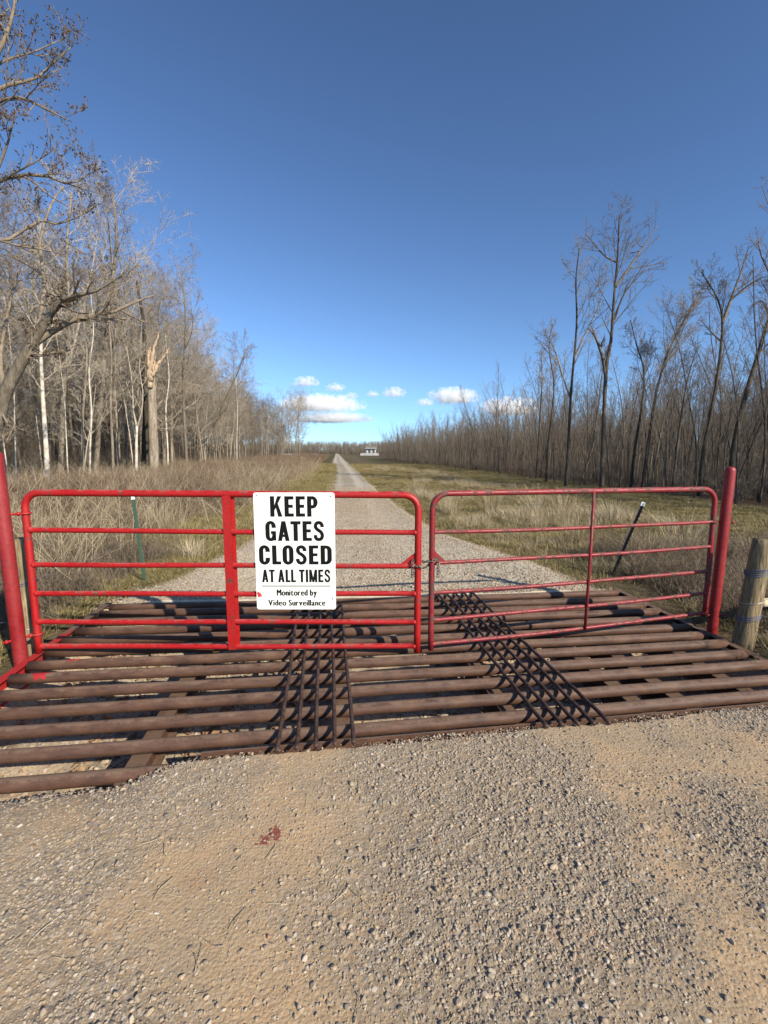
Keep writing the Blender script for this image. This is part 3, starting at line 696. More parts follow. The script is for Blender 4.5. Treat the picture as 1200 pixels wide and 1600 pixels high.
def ring(cx, cy, rx, ry, a0, a1, wv, wh, n_=14):
    out = []
    a = np.radians(np.linspace(a0, a1, n_)); o = [(cx + rx * math.cos(t), cy + ry * math.sin(t)) for t in a]; i_ = [(cx + (rx - wv) * math.cos(t), cy + (ry - wh) * math.sin(t)) for t in a]
    for k_ in range(n_ - 1): out.append([o[k_], o[k_ + 1], i_[k_ + 1], i_[k_]])
    return out
def glyph(ch, v=.212, h=.165):
    w_ = .52; c = w_ / 2; ry = .27; B = bar
    sides = lambda l=True, r=True: (B(0, ry, v, 1 - ry) if l else []) + (B(w_ - v, ry, w_, 1 - ry) if r else [])
    if ch == 'I': return B(0, 0, v, 1), v
    if ch == 'L': return B(0, 0, v, 1) + B(v, 0, .42, h), .42
    if ch == 'E': return B(0, 0, v, 1) + B(v, 0, .45, h) + B(v, 1 - h, .45, 1) + B(v, .5 - h * .42, .41, .5 + h * .55), .45
    if ch == 'T': return B(0, 1 - h, .50, 1) + B(.25 - v / 2, 0, .25 + v / 2, 1 - h), .50
    if ch == 'K': return B(0, 0, v, 1) + [[(v, .30), (v, .56), (.36, 1), (.57, 1)], [(.24, .60), (.38, .66), (.60, 0), (.385, 0)]], .60
    if ch == 'P': return B(0, 0, v, 1) + B(v, 1 - h, .27, 1) + B(v, .40, .27, .40 + h) + ring(.27, .70, .25, .30, -90, 90, v, h), .52
    if ch == 'D': return B(0, 0, v, 1) + B(v, 1 - h, .25, 1) + B(v, 0, .25, h) + ring(.25, 1 - ry, w_ - .24, ry, 0, 90, v, h) + ring(.25, ry, w_ - .24, ry, -90, 0, v, h) + B(w_ + .01 - v, ry, w_ + .01, 1 - ry), w_ + .01
    if ch == 'O': return sides() + ring(c, 1 - ry, c, ry + .015, 0, 180, v, h) + ring(c, ry, c, ry + .015, 180, 360, v, h), w_
    if ch == 'C': return sides(True, False) + B(w_ - v, .66, w_, 1 - ry) + B(w_ - v, ry, w_, .36) + ring(c, 1 - ry, c, ry + .015, 0, 180, v, h) + ring(c, ry, c, ry + .015, 180, 360, v, h), w_
    if ch == 'G': return sides(True, False) + B(w_ - v, .66, w_, 1 - ry) + B(w_ - v * .9, 0.02, w_, .50) + B(c + .01, .50 - h * .9, w_, .50) + ring(c, 1 - ry, c, ry + .015, 0, 180, v, h) + ring(c, ry, c, ry + .015, 180, 345, v, h), w_
    if ch == 'A': return [[(0, 0), (.20, 0), (.385, 1), (.185, 1)], [(.57, 0), (.37, 0), (.185, 1), (.385, 1)]] + B(.13, .20, .44, .33), .57
    if ch == 'M': return B(0, 0, v * .93, 1) + B(.70 - v * .93, 0, .70, 1) + [[(0, 1), (.21, 1), (.435, 0), (.265, 0)], [(.70, 1), (.49, 1), (.265, 0), (.435, 0)]], .70
    if ch == 'S':
        p = [(.425, .695), (.42, .79), (.36, .895), (.26, .925), (.155, .89), (.105, .79), (.115, .68), (.18, .59), (.28, .52), (.375, .43), (.425, .32), (.42, .20), (.36, .105), (.26, .075), (.155, .105), (.10, .20), (.095, .305)]
        return stroke(path([(x, y, 0) for x, y in p], 4)[:, :2], .172), w_
def fitted(txt, x0, x1, ycap, ybase, own, bold=.003, gap=.10, space=.30):
    """one line of lettering fitted to a measured box"""
    X0 = crop2sign(x0, (ycap + ybase) / 2)[0]; X1 = crop2sign(x1, (ycap + ybase) / 2)[0]; Zt = crop2sign(x0, ycap)[1]; Zb = crop2sign(x0, ybase)[1]
    verts = []; faces = []; cx = 0; gl = []
    if own:
        for i, ch in enumerate(txt):
            if ch == ' ': cx += space - gap; continue
            q, wch = glyph(ch)
            if i and txt[i - 1] + ch in ('AT', 'LL', 'LO'): cx -= .03
            gl.append((q, cx)); cx += wch + gap
        sx = (X1 - X0) / (cx - gap); sy = Zt - Zb; d_ = 0
        for q, ox in gl:
            for poly in q:
                d_ += 1; k0 = len(verts)
                for p in poly: verts.append((X0 + (p[0] + ox) * sx, SY - .0006 - (d_ % 9) * .00004, Zb + p[1] * sy))
                faces.append([k0, k0 + 1, k0 + 2, k0 + 3])
    else:
        caph = tmesh('H')[0][:, 1].max()
        for ch in txt:
            if ch == ' ': cx += .30; continue
            V_, F = tmesh(ch); wch = V_[:, 0].max() - V_[:, 0].min(); gl.append((V_ - [V_[:, 0].min(), 0, 0], F, cx)); cx += wch + gap
        sz = (Zt - Zb) / caph; sx = (X1 - X0 - bold) / (cx - gap)
        for V_, F, ox in gl:
            for r_ in range(4):
                k0 = len(verts)
                for p in V_: verts.append((X0 + (p[0] + ox) * sx + bold * r_ / 3, SY - .0006 - r_ * .00005, Zb + p[1] * sz))
                faces += [[i + k0 for i in f] for f in F]
    me = bpy.data.meshes.new('lettering'); me.from_pydata(verts, [], faces); me.materials.append(INK); me.update()
    o = bpy.data.objects.new('lettering', me); COL.objects.link(o); o.parent = sign; rel(o)
fitted('KEEP', 305, 855, 178, 405, True, gap=.10)
fitted('GATES', 250, 925, 454, 676, True, gap=.085)
fitted('CLOSED', 175, 1010, 726, 942, True, gap=.10)
fitted('AT ALL TIMES', 208, 990, 1000, 1146, True, gap=.09, space=.28)
fitted('Monitored by', 375, 835, 1228, 1300, False, .0065, .15)
fitted('Video Surveillance', 278, 930, 1348, 1416, False, .006, .15)
_l = MB(); xA, zA = crop2sign(208, 1189); xB, _ = crop2sign(990, 1189); _l.box(((xA + xB) / 2, SY - .0008, zA), (xB - xA, .0008, .0065)); rel(_l.build('ruled_line', INK, sign))
for (x, y) in ((150, 172), (1005, 180), (1012, 1335), (186, 1420), (1008, 1420), ):
    X_, Z_ = crop2sign(x, y); rel(MB().tubes(np.array([[X_, SY - .004, Z_], [X_, SY + .001, Z_]]), np.full(2, .005 if y < 1400 else .003), 8).build('screw', STEEL, sign))

# ------------------------------------------------------------------ fence posts, T posts, wires
WOODP = NT('weathered_fence_wood'); n = WOODP; _w = n.noise(n.pos((9, 9, .8)), 7, 6, .7); _g = n.noise(n.pos(), 3, 4)
_c = n.ramp(_w, [(.32, (.04, .027, .015)), (.45, (.16, .115, .065)), (.6, (.30, .225, .125)), (.75, (.42, .33, .20))])
WOODP = n.done(n.mix(n.math('MULTIPLY', n.ramp(_g, [(.5, (0, 0, 0)), (.7, (1, 1, 1))]), .4), _c, (.10, .11, .06)), .85, n.bump(_w, .7, .008))
PEEL = m_bark('peeled_pine', [(.42, .33, .20), (.60, .50, .34), (.70, .60, .44)], 1.2, .6, .05)
BLUEW = NT('blue_grey_rope').done((.10, .12, .19), .5)
WIRE = NT('galvanised_wire').done((.40, .38, .35), .45, None, .7)
def wrap(parent, cx, cy, z, r, n_, mat, tilt=.02, wr=.0034):
    mb = MB()
    for i in range(n_):
        a = np.linspace(0, 2 * math.pi, 33); rr_ = r + .004 + .002 * i
        P = np.stack([cx + rr_ * np.cos(a), cy + rr_ * np.sin(a), z + i * .011 + tilt * np.cos(a + .4 * i)], -1); mb.tubes(P, np.full(33, wr), 6, False)
    rel(mb.build('wire_wrap', mat, parent))
def wood_post(x, y, z1, r, lean, label, wraps):
    e_ = empty('fence_post', (x, y, -.05)); tag(e_, label, 'fence post', 'wooden fence posts beside the cattle guard')
    zs = np.linspace(-.5, z1, 26); t = (zs + .5) / (z1 + .5); rs = r * (1.04 - .08 * t) * (1 + .012 * np.sin(zs * 21))
    rs[-1] *= .93
    rel(MB().tubes(np.stack([x + lean * t, y + 0 * t, zs], -1), rs, 22).build('shaft', WOODP, e_))
    for (z, k_, mt) in wraps: wrap(e_, x + lean * (z + .5) / (z1 + .5), y, z, r, k_, mt)
    return e_
wood_post(2.985, 3.80, .885, .078, .13, 'round weathered wooden post with wire wraps right of the red post', [(.60, 4, BLUEW), (.22, 3, BLUEW), (.37, 1, WIRE)])
wood_post(-2.965, 3.76, .90, .095, 0, 'dark wooden post hidden behind the thick red post on the left', [(.52, 2, BLUEW), (.15, 1, WIRE)])
bl = MB().tubes(path([(3.20, 3.86, .33), (4.3, 4.6, .12), (5.2, 5.2, -.12)], 6), np.linspace(.038, .045, 13), 12).build('brace_rail', PEEL); bl.name = 'brace_log'
tag(bl, 'pale peeled log bracing the wooden post on the right', 'log')
TGREEN = NT('green_t_post_paint').done((.035, .075, .05), .6); TBLACK = NT('dark_t_post_steel').done((.018, .018, .018), .55); WHITE = NT('white_paint').done((.8, .8, .78), .5)
def t_post(base, top, mat, label, rz):
    b = np.array(base); t = np.array(top); d = (t - b) / np.linalg.norm(t - b); L = np.linalg.norm(t - b)
    e_ = empty('t_post', base); tag(e_, label, 'fence post')
    M = Vector(d).to_track_quat('Z', 'Y').to_matrix().to_4x4() @ Matrix.Rotation(rz, 4, 'Z')
    def part(z0, z1, g):
        mb = MB(); c = (z0 + z1) / 2
        o = M @ Vector((0, 0, c)); mb.box(b + np.array(o), (.036 + g, .005 + g, z1 - z0), M); o = M @ Vector((0, .018, c)); mb.box(b + np.array(o), (.005 + g, .032 + g, z1 - z0), M)
        return mb
    mb = part(-.3, L - .055, 0)
    for k_ in range(int((L - .1) / .055)):
        o = M @ Vector((0, -.006, .05 + k_ * .055)); mb.box(b + np.array(o), (.012, .008, .014), M)
    rel(mb.build('shaft', mat, e_, False)); rel(part(L - .055, L, .0015).build('painted_tip', WHITE, e_, False))
    rel(MB().box(b + np.array(M @ Vector((0, .001, -.12))), (.10, .004, .12), M).build('anchor_plate', mat, e_, False))
t_post((-3.02, 5.75, -.04), (-3.10, 5.75, 1.075), TGREEN, 'green steel T post with a white tip behind the left gate', .3)
t_post((3.02, 6.06, -.05), (3.375, 6.05, .95), TBLACK, 'leaning black steel T post with a white tip behind the right gate', -.3)
wi = MB()
for (a, b, r) in (((-2.95, 3.80, .84), (-3.09, 5.74, .90), .0016), ((-2.98, 3.84, .52), (-3.06, 5.74, .55), .0016), ((-3.09, 5.74, .90), (-5.6, 22, .9), .0016)):
    wi.tubes(path([a, tuple((np.array(a) + b) / 2 - [0, 0, .02]), b], 8), np.full(17, r), 4)
tag(wi.build('fence_wire', WIRE), 'thin wires strung from the left wooden post to the green T post', 'wire')
wi = MB()
for z in (.60, .37, .22):
    wi.tubes(path([(3.2, 3.82, z), (4.6, 3.95, z - .03), (7.0, 4.1, z - .02)], 8), np.full(17, .0018), 4)
tag(wi.build('fence_wire', WIRE), 'thin wires running right from the wrapped wooden post', 'wire')
wi = MB()
for z in (.53, .20):
    wi.tubes(path([(-3.07, 3.74, z), (-4.6, 3.8, z - .03), (-7.0, 3.7, z)], 8), np.full(17, .0022), 4)
tag(wi.build('fence_wire', BLUEW), 'thin bluish wires running left from the dark wooden post', 'wire')
#@@VEG
# ------------------------------------------------------------------ trees
def nrm(a): return a / (np.linalg.norm(a, axis=-1, keepdims=True) + 1e-9)
def grow(st, d, L, r, N, wig, up, r_, endr=.35, droop=0):
    B = len(st); P = np.zeros((B, N + 1, 3)); P[:, 0] = st; d = nrm(d); w_ = nrm(r_.normal(size=(B, 3))) * wig
    for i in range(N):
        w_ = .6 * w_ + r_.normal(size=(B, 3)) * wig * .7
        d = nrm(d + w_ + np.array([0, 0, up - droop * (i / N)])); P[:, i + 1] = P[:, i] + d * (L / N)[:, None]
    t = np.linspace(0, 1, N + 1); return P, r[:, None] * (1 - t[None] * (1 - endr))
def spawn(P, Rr, L, m, t0, t1, a0, a1, lr, rr_, r_, prof=None, even=False):
    B, N, _ = P.shape
    t = (t0 + (t1 - t0) * ((np.arange(m)[None] + r_.uniform(0, 1, (B, m))) / m)); f = t * (N - 1); i = np.clip(f.astype(int), 0, N - 2); g = (f - i)[..., None]
    b = np.arange(B)[:, None]; s = P[b, i] * (1 - g) + P[b, i + 1] * g; T = nrm(P[b, i + 1] - P[b, i])
    q = nrm(np.cross(T, r_.normal(size=T.shape))); a = r_.uniform(a0, a1, (B, m))[..., None]
    d = T * np.cos(a) + q * np.sin(a)
    pr_ = Rr[b, i] * (1 - g[..., 0]) + Rr[b, i + 1] * g[..., 0]
    l = L[:, None] * lr * r_.uniform(.65, 1.2, (B, m)) * (prof(t) if prof else (1 - .45 * t))
    return s.reshape(-1, 3), d.reshape(-1, 3), l.ravel(), (pr_ * rr_ * r_.uniform(.7, 1.05, (B, m))).ravel()

def tree_geo(seed, H, r, trunk=None, t0=.3, n1=16, l1=.32, a1=(.6, 1.1), up1=.10, lv=((7, .52), (6, .52), (4, .55)), wig=.11, rmin=.006, clusters=0, extra=None, lean=(0, 0), forks=None, prof=None, t1=.99, endr=.25):
    """returns (trunk MB, crown MB, cluster MB); trunk may be a given centre line"""
    g = np.random.default_rng(seed)
    if trunk is None: P, Rr = grow(np.zeros((1, 3)), np.array([[lean[0], lean[1], 1.]]), np.array([H]), np.array([r]), 14, .035, .03, g, endr)
    else:
        P = path(trunk, 4)[None]; t = np.linspace(0, 1, P.shape[1]); Rr = (r * (1 - t * (1 - endr)))[None]
    L = np.array([H]); Rr = Rr.copy(); Rr[:, 0] *= 1.25
    tb = MB().tubes(P, Rr, 12)
    cb = MB(); prof = prof or (lambda t: np.clip(1.25 - .95 * t, .15, 1) * np.clip((t - t0 + .12) / .2, .4, 1))
    s, d, l, q = spawn(P, Rr, L, n1, t0, t1, a1[0], a1[1], l1, .42, g, prof)
    lines = [(s, d, l, q)]
    cur = None
    for k_, (st_, d_, l_, q_) in enumerate(lines):
        P1, R1 = grow(st_, d_, l_, np.maximum(q_, rmin * 1.6), 8, wig, up1, g, .3)
    if extra is not None:      # given limbs: list of (points, r0, r1)
        for pts, ra, rb in extra:
            E_ = path(pts, 5); idx = np.linspace(0, len(E_) - 1, 9); E_ = np.stack([np.interp(idx, np.arange(len(E_)), E_[:, c]) for c in range(3)], -1)
            P1 = np.concatenate([P1, E_[None]]); R1 = np.concatenate([R1, np.linspace(ra, rb, 9)[None]]); l = np.append(l, np.linalg.norm(np.diff(E_, axis=0), axis=1).sum())
    cb.tubes(P1, R1, 6, False)
    cP, cR, cL = P1, R1, l
    segs = (5, 4, 3, 3)
    for k_, (m, lr) in enumerate(lv):
        s, d, l, q = spawn(cP, cR, cL, m, .18 if k_ else .25, .98, .45, 1.05, lr, .62, g)
        cP, cR = grow(s, d, l, np.maximum(q, rmin), segs[k_], wig * 1.1, up1 * .7, g, .55); cL = l
        cb.tubes(cP, cR, 4 if k_ == 0 else 3, False)
    cl = None
    if clusters:
        E_ = cP[:, -1]; pick = g.choice(len(E_), min(clusters, len(E_)), False); c = E_[pick] + g.normal(0, .03, (len(pick), 3)); n_ = len(c)
        v = []; f = []
        dirs = nrm(g.normal(size=(n_, 3)) + [0, 0, -.6]); side = nrm(np.cross(dirs, g.normal(size=(n_, 3)))); Lc = g.uniform(.05, .12, n_)[:, None]
        up_ = nrm(np.cross(dirs, side)) * .018
        V = np.stack([c, c + dirs * Lc * .5 + side * .022, c + dirs * Lc, c + dirs * Lc * .5 - side * .022, c + dirs * Lc * .5 + up_, c + dirs * Lc * .5 - up_], 1).reshape(-1, 3)
        o = (np.arange(n_) * 6)[:, None, None]; F = np.array([[0, 1, 4], [1, 2, 4], [2, 3, 4], [3, 0, 4], [1, 0, 5], [2, 1, 5], [3, 2, 5], [0, 3, 5]])[None]
        cl = MB().add(V, None, (o + F).reshape(-1, 3))
    return tb, cb, cl
def make_tree(name, loc, geo, bark, twig, label=None, group=None, cat='tree', rz=0, sc=(1, 1, 1), clmat=None):
    tb, cb, cl = geo
    e_ = empty(name, loc, rz); e_.scale = sc; tag(e_, label, cat, group)
    tb.build('trunk', bark, e_); c = cb.build('crown', twig, e_)
    if cl: tag(cl.build('seed_clusters', clmat or CATKIN, e_, False), kind='stuff')
    return e_
TP = math.tan(TH)
def W(px, py, Y):       # world point at depth Y for a point measured in the photograph (1200 x 1600)
    dx = (px - 600) / 735; dy = -(py - 800) / 735
    v = (dx, math.cos(PITCH) + dy * math.sin(PITCH), -math.sin(PITCH) + dy * math.cos(PITCH)); t = Y / v[1]
    return np.array([v[0] * t, Y, CAMZ + v[2] * t])

# --- prototypes for the wood on the left and the young wood on the right
DOME = lambda t: .45 + .85 * np.sin(np.pi * np.clip((t - .10) / .98, 0, 1))
GL = 'bare trees of the wood left of the gravel road'
LBL_L = 'slender leafless tree packed among look-alikes inside the wood left of the road'
protoL = []
specL = [dict(H=15.5, r=.105, n1=24, l1=.25, t0=.30, clusters=500), dict(H=17.5, r=.14, n1=26, l1=.25, t0=.28), dict(H=14, r=.08, n1=22, l1=.24, t0=.35, clusters=300), dict(H=16, r=.12, n1=24, l1=.28, t0=.22, a1=(.5, 1.2)),
         dict(H=11, r=.05, n1=20, l1=.25, t0=.22), dict(H=17, r=.10, n1=22, l1=.22, t0=.4), dict(H=13, r=.085, n1=24, l1=.30, t0=.15, a1=(.5, 1.3)), dict(H=8, r=.035, n1=20, l1=.30, t0=.12)]
barksL = [BARK_TAN, BARK_GREY, BARK_PALE, BARK_TAN, BARK_PALE, BARK_GREY, BARK_TAN, BARK_TAN]
twigsL = [TWIG_GREY, TWIG_GREY, TWIG_PALE, TWIG_PALE, TWIG_PALE, TWIG_GREY, TWIG_PALE, TWIG_GREY]
for i, sp in enumerate(specL):
    protoL.append((tree_geo(200 + i, rmin=.0075, prof=DOME, up1=.07, lv=((6, .52), (6, .54), (3, .58)), lean=(.03 * (i % 3 - 1), .02), **sp), barksL[i], twigsL[i]))
protoR = []
for i in range(8):
    H = (7.2, 8.2, 6.6, 9.2, 7.6, 6.0, 8.6, 7.0)[i]
    protoR.append((tree_geo(300 + i, H, .026 + .006 * (i % 4), t0=.32, n1=15, l1=.27, a1=(.25, .6), up1=.07, lv=((5, .5), (4, .55)), wig=.045, rmin=.0045, lean=(.05 * (i % 3 - 1), .03)), (BARK_DARK, BARK_GREY)[i % 3 == 1], (TWIG_DARK, TWIG_GREY)[i % 2]))
for i in range(3):
    protoR.append((tree_geo(330 + i, 11 + i, .085, t0=.42, n1=18, l1=.28, a1=(.3, .65), up1=.08, lv=((6, .5), (5, .5), (2, .5)), wig=.07, rmin=.007), BARK_DARK, TWIG_DARK))
def place_trees(protos, spots, label, group, kindname='bare_tree'):
    """spots: (x, y, proto index, scale, rz, lean)"""
    src = {}
    out = []
    for (x, y, i, s, rz, lx_, ly_) in spots:
        z = float(ground_z(np.array(x), np.array(y))) - .05
        if i not in src:
            g, bk, tw = protos[i]; e_ = make_tree(kindname, (x, y, z), g, bk, tw, label, group); src[i] = e_
        else:
            e_ = copy_tree(src[i])
        e_.location = (x, y, z); e_.rotation_euler = (lx_, ly_, rz); e_.scale = (s * random.uniform(.9, 1.1),) * 2 + (s,)
        out.append(e_)
    return src
random.seed(11)
spots = []
def clear(x, y, L_, dmin): return all((x - a[0]) ** 2 + (y - a[1]) ** 2 > dmin * dmin for a in L_)
heroXY = []
def hero_base(px, py, Y=None):
    Y = Y or 1.6 * 735 * .99 / (py - 706); p = W(px, py, Y); heroXY.append((p[0], p[1])); return p
# left wood: front row follows a line about 12 m left of the road axis
while len(spots) < 165:
    s_ = random.random() ** 1.6; y = 15 + s_ * 115; d = random.random() ** 1.3 * (16 + .05 * y)
    x = -TP * y - float(np.interp(y, [50, 120], [12.6, 10])) - d - 2.5 * max(0, (26 - y) / 12)
    if x < -y * .92 - 4: continue
    if not clear(x, y, spots, 1.0 + .012 * y): continue
    i = random.choice([0, 1, 2, 3, 4, 5, 6, 7] if d > 2.5 else [0, 2, 3, 4, 4, 6, 7, 7])
    sc = random.uniform(.8, 1.15) * np.interp(y, [15, 27, 36, 55, 70, 110], [1.05, 1.02, 1.0, .90, .84, .84]) * (1.08 if d > 6 else .95) * (.78 if (y < 33 and d < 5) else 1)
    spots.append((x, y, i, sc, random.uniform(0, 6.28), random.gauss(0, .035), random.gauss(0, .035)))
for q_ in range(26):
    y_ = 31 + q_ * 1.9; spots.append((-TP * y_ - 12.9 - random.random() * 3.5, y_, (3, 6, 0, 1, 6, 3)[q_ % 6], random.uniform(.86, 1.06) * float(np.interp(y_, [31, 50, 80], [1.0, .93, .86])), q_ * 2.1, random.gauss(0, .03), random.gauss(.02, .03)))
for (x_, y_, i_, s_) in ((-16.6, 82, 6, .85), (-17.6, 93, 3, .8), (-18.6, 101, 6, .95), (-19.3, 108, 0, .85), (-20.6, 116, 3, .72), (-22.6, 124, 6, .75), (-15.2, 70, 6, .75), (-21.5, 112, 1, .75)): spots.append((x_, y_, i_, s_, y_ * 1.7, 0, .05))
srcL = place_trees(protoL, spots, LBL_L, GL)
# right wood: young dense stand
spotsR = []
def right_edge(y): return -TP * y + np.interp(y, [10, 18, 30, 60, 170], [13.2, 12.7, 12.3, 12.3, 12.4])
tries = 0
while len(spotsR) < 285 and tries < 60000:
    tries += 1
    y = 9 + random.random() ** 1.5 * 97; d = random.random() ** 1.5 * (8 if y < 40 else 5)
    x = right_edge(y) + d + random.gauss(0, .25)
    if x > y * .92 + 3.5: continue
    if not clear(x, y, spotsR, .42 + .008 * y): continue
    i = random.choice([0, 1, 2, 3, 4, 5, 6, 7, 0, 2, 4, 5])
    spotsR.append((x, y, i, random.uniform(.62, 1.02) * float(np.interp(y, [10, 30, 60], [1.0, .92, .85])), random.uniform(0, 6.28), random.gauss(0, .04), random.gauss(.03, .04)))
srcR = place_trees(protoR, spotsR, 'thin bare young tree packed among look-alikes in the dense wood right of the road', 'young bare trees of the wood right of the gravel road', 'sapling')

# the depth of both woods, uncountable: instances of the same growth
def proto_obj(g, bk, tw):
    m = MB(); tb, cb, cl = g
    me1 = tb.mesh('t'); me1.materials.append(bk); o1 = bpy.data.objects.new('tree_shape', me1)
    me2 = cb.mesh('c'); me2.materials.append(tw); o2 = bpy.data.objects.new('tree_shape', me2)
    return o1, o2
def forest_mass(name, protos, pts, sc, label, seed=1):
    g = np.random.default_rng(seed); n_ = len(pts); idx = g.integers(0, len(protos), n_) * 2; rz = g.uniform(0, 6.28, n_); tl = g.normal(0, .04, (n_, 2))
    obs = []
    for p in protos: obs += list(proto_obj(*p))
    for i, o in enumerate(obs): o.name = 'tree_shape_%03d' % i       # collection order is by name
    P2 = np.concatenate([pts, pts]); return scatter(name, obs, P2, np.tile(rz, 2), np.tile(sc, 2), np.concatenate([idx, idx + 1]), label, np.tile(tl, (2, 1)))
g = np.random.default_rng(5)
n = 2900; y = 8 + g.uniform(0, 1, n) ** 1.3 * 102; d = g.uniform(0, 1, n) ** .85; d = np.where(y < 40, 2.5 + d * 32, .6 + d * 34); x = right_edge(y) + d
k = (x < y * .95 + 7); x, y = x[k], y[k]
forest_mass('wood_depth', [protoR[i] for i in (0, 2, 4, 5, 6)], np.stack([x, y, ground_z(x, y) - .05], -1), g.uniform(.62, .98, len(x)) * np.interp(y, [10, 60, 190], [1, .9, .85]), 'mass of bare young trees filling the depth of the right hand wood')
n = 850; y = 14 + g.uniform(0, 1, n) ** 1.2 * 120; d = np.where(y > 90, 0, 7) + g.uniform(0, 1, n) * 50; x = -TP * y - np.interp(y, [50, 120], [13, 10]) - d
k = (x > -y * 1.0 - 12); x, y = x[k], y[k]
forest_mass('wood_depth', [protoL[i] for i in (1, 5, 7, 4)], np.stack([x, y, ground_z(x, y) - .05], -1), g.uniform(.75, 1.0, len(x)) * np.interp(y, [15, 27, 36, 55, 70, 110], [.98, .98, .95, .84, .78, .80]), 'mass of bare trees filling the depth of the left hand wood')
# brush: undergrowth of the left wood and low twigs of the right wood
def brush_proto(i, mat, H, n1):
    g = np.random.default_rng(400 + i); s = np.zeros((n1, 3)); s[:, :2] = g.normal(0, H * .16, (n1, 2))
    d = np.stack([g.normal(0, .45, n1), g.normal(0, .45, n1), np.ones(n1)], -1)
    P, Rr = grow(s, d, g.uniform(.5, 1, n1) * H, np.full(n1, .012), 6, .16, .02, g, .3); m = MB().tubes(P, Rr, 4, False); L_ = np.full(n1, H * .7)
    for (mm, lr) in ((6, .42), (5, .45)):
        s, d, l, q = spawn(P, Rr, L_, mm, .2, .98, .4, 1.1, lr, .6, g); P, Rr = grow(s, d, l, np.maximum(q, .0035), 3, .18, .02, g, .6); L_ = l; m.tubes(P, Rr, 3, False)
    return m.build('brush_shape', mat, link=False)
BRP = [brush_proto(i, (BRUSH, TWIG_GREY, TWIG_DARK)[i % 3], (2.6, 3.4, 2.2, 4.2)[i % 4], 16) for i in range(6)]
n = 4200; y = 14 + g.uniform(0, 1, n) ** 1.4 * 120; d = g.uniform(0, 1, n) ** .8 * 40; x = -TP * y - np.interp(y, [50, 120], [13.6, 10]) - d - 2.5 * np.clip((26 - y) / 12, 0, 1)
k = (x > -y * 1.0 - 6); x, y, d = x[k], y[k], d[k]
scatter('undergrowth', BRP, np.stack([x, y, ground_z(x, y) - .05], -1), g.uniform(0, 6.28, len(x)), g.uniform(.4, 1.1, len(x)) * np.clip(.5 + d * .12, .4, 1.3), g.integers(0, 6, len(x)), 'tangled leafless undergrowth between the trees of the left wood')
n = 2400; y = 9 + g.uniform(0, 1, n) ** 1.3 * 100; d = g.uniform(0, 1, n) ** .8 * 34 + 1.2; x = right_edge(y) + d; k = (x < y * .95 + 5); x, y = x[k], y[k]
BRP3 = [o.copy() for o in BRP]
BRP2 = [brush_proto(10 + i, TWIG_DARK, 2.4, 12) for i in range(4)]
scatter('undergrowth', BRP2, np.stack([x, y, ground_z(x, y) - .05], -1), g.uniform(0, 6.28, len(x)), g.uniform(.35, .8, len(x)) * (1 + np.clip((x - right_edge(y)) / 20, 0, 1.2)), g.integers(0, 4, len(x)), 'dark twiggy undergrowth at the foot of the right hand wood')
# far wood closing the view
n = 5000; x = g.uniform(-420, 160, n); y = 410 + g.uniform(0, 1, n) * 90 + .08 * np.abs(x)
farP = [protoR[8], protoR[9], protoL[4], protoL[7]]
forest_mass('far_wood', farP, np.stack([x, y, np.full(len(x), -.1)], -1), g.uniform(.7, 1.05, n), 'distant band of brown bare woodland closing the view at the end of the road', 3)

n = 2600; x = g.uniform(-420, 160, n); y = 405 + g.uniform(0, 1, n) * 60 + .08 * np.abs(x)
scatter('undergrowth', BRP3, np.stack([x, y, np.full(n, -.2)], -1), g.uniform(0, 6.28, n), g.uniform(1.4, 2.4, n), g.integers(0, 6, n), 'low grey brown growth at the foot of the distant woodland')
# --- trees that can be told apart
LW = 'told apart'
def hero(px, py, tops, r, label, seed, bark, twig, Y=None, name='bare_tree', limbs=(), **kw):
    """trunk through points measured in the photograph, at the depth of its base"""
    b = hero_base(px, py, Y); Yb = b[1]; z0 = float(ground_z(np.array(b[0]), np.array(b[1]))) - .08; b = np.array([b[0], b[1], z0])
    g = np.random.default_rng(seed); pts = [np.zeros(3)]
    for (tx, ty) in tops:
        q = W(tx, ty, Yb) - b; pts.append(q)
    ex = []
    for (lp, ra, rb, dy) in limbs:
        qs = []
        for i_, (tx, ty) in enumerate(lp):
            yy = Yb + dy * i_ / max(1, len(lp) - 1); q = W(tx, ty, yy) - b; qs.append(q)
        # start on the trunk's own depth
        tr = np.array(pts); j = int(np.argmin(np.abs(tr[:, 2] - qs[0][2]))); qs[0][1] = tr[j][1]
        ex.append((qs, ra, rb))
    Ht = pts[-1][2]
    geo = tree_geo(seed, Ht, r, trunk=pts, extra=ex or None, **kw)
    return make_tree(name, tuple(b), geo, bark, twig, label)
D3 = ((7, .5), (7, .5), (4, .55))
hero(75, 760, [(72, 700), (67, 620), (64, 540), (70, 450), (62, 370)], .115, 'straight white barked tree, the stoutest pale trunk near the left edge of the wood', 501, BARK_PALE, TWIG_PALE, t0=.35, n1=14, l1=.13, lv=D3, rmin=.007, prof=DOME)
hero(140, 760, [(141, 700), (143, 640), (139, 580), (146, 520), (142, 460)], .045, 'very thin white stemmed tree standing just right of a leaning double stem', 502, BARK_PALE, TWIG_PALE, Y=22, t0=.4, n1=12, l1=.2, lv=((5, .5), (4, .5)))
hero(131, 757, [(129, 700), (130, 640), (136, 560), (131, 500), (140, 420)], .07, 'pale double stemmed tree with black patches behind the thinnest white stem', 503, BARK_TAN, TWIG_PALE, Y=23.5, limbs=[([(131, 735), (137, 690), (143, 660), (150, 600)], .04, .012, .6)], t0=.35, n1=12, l1=.16, lv=D3)
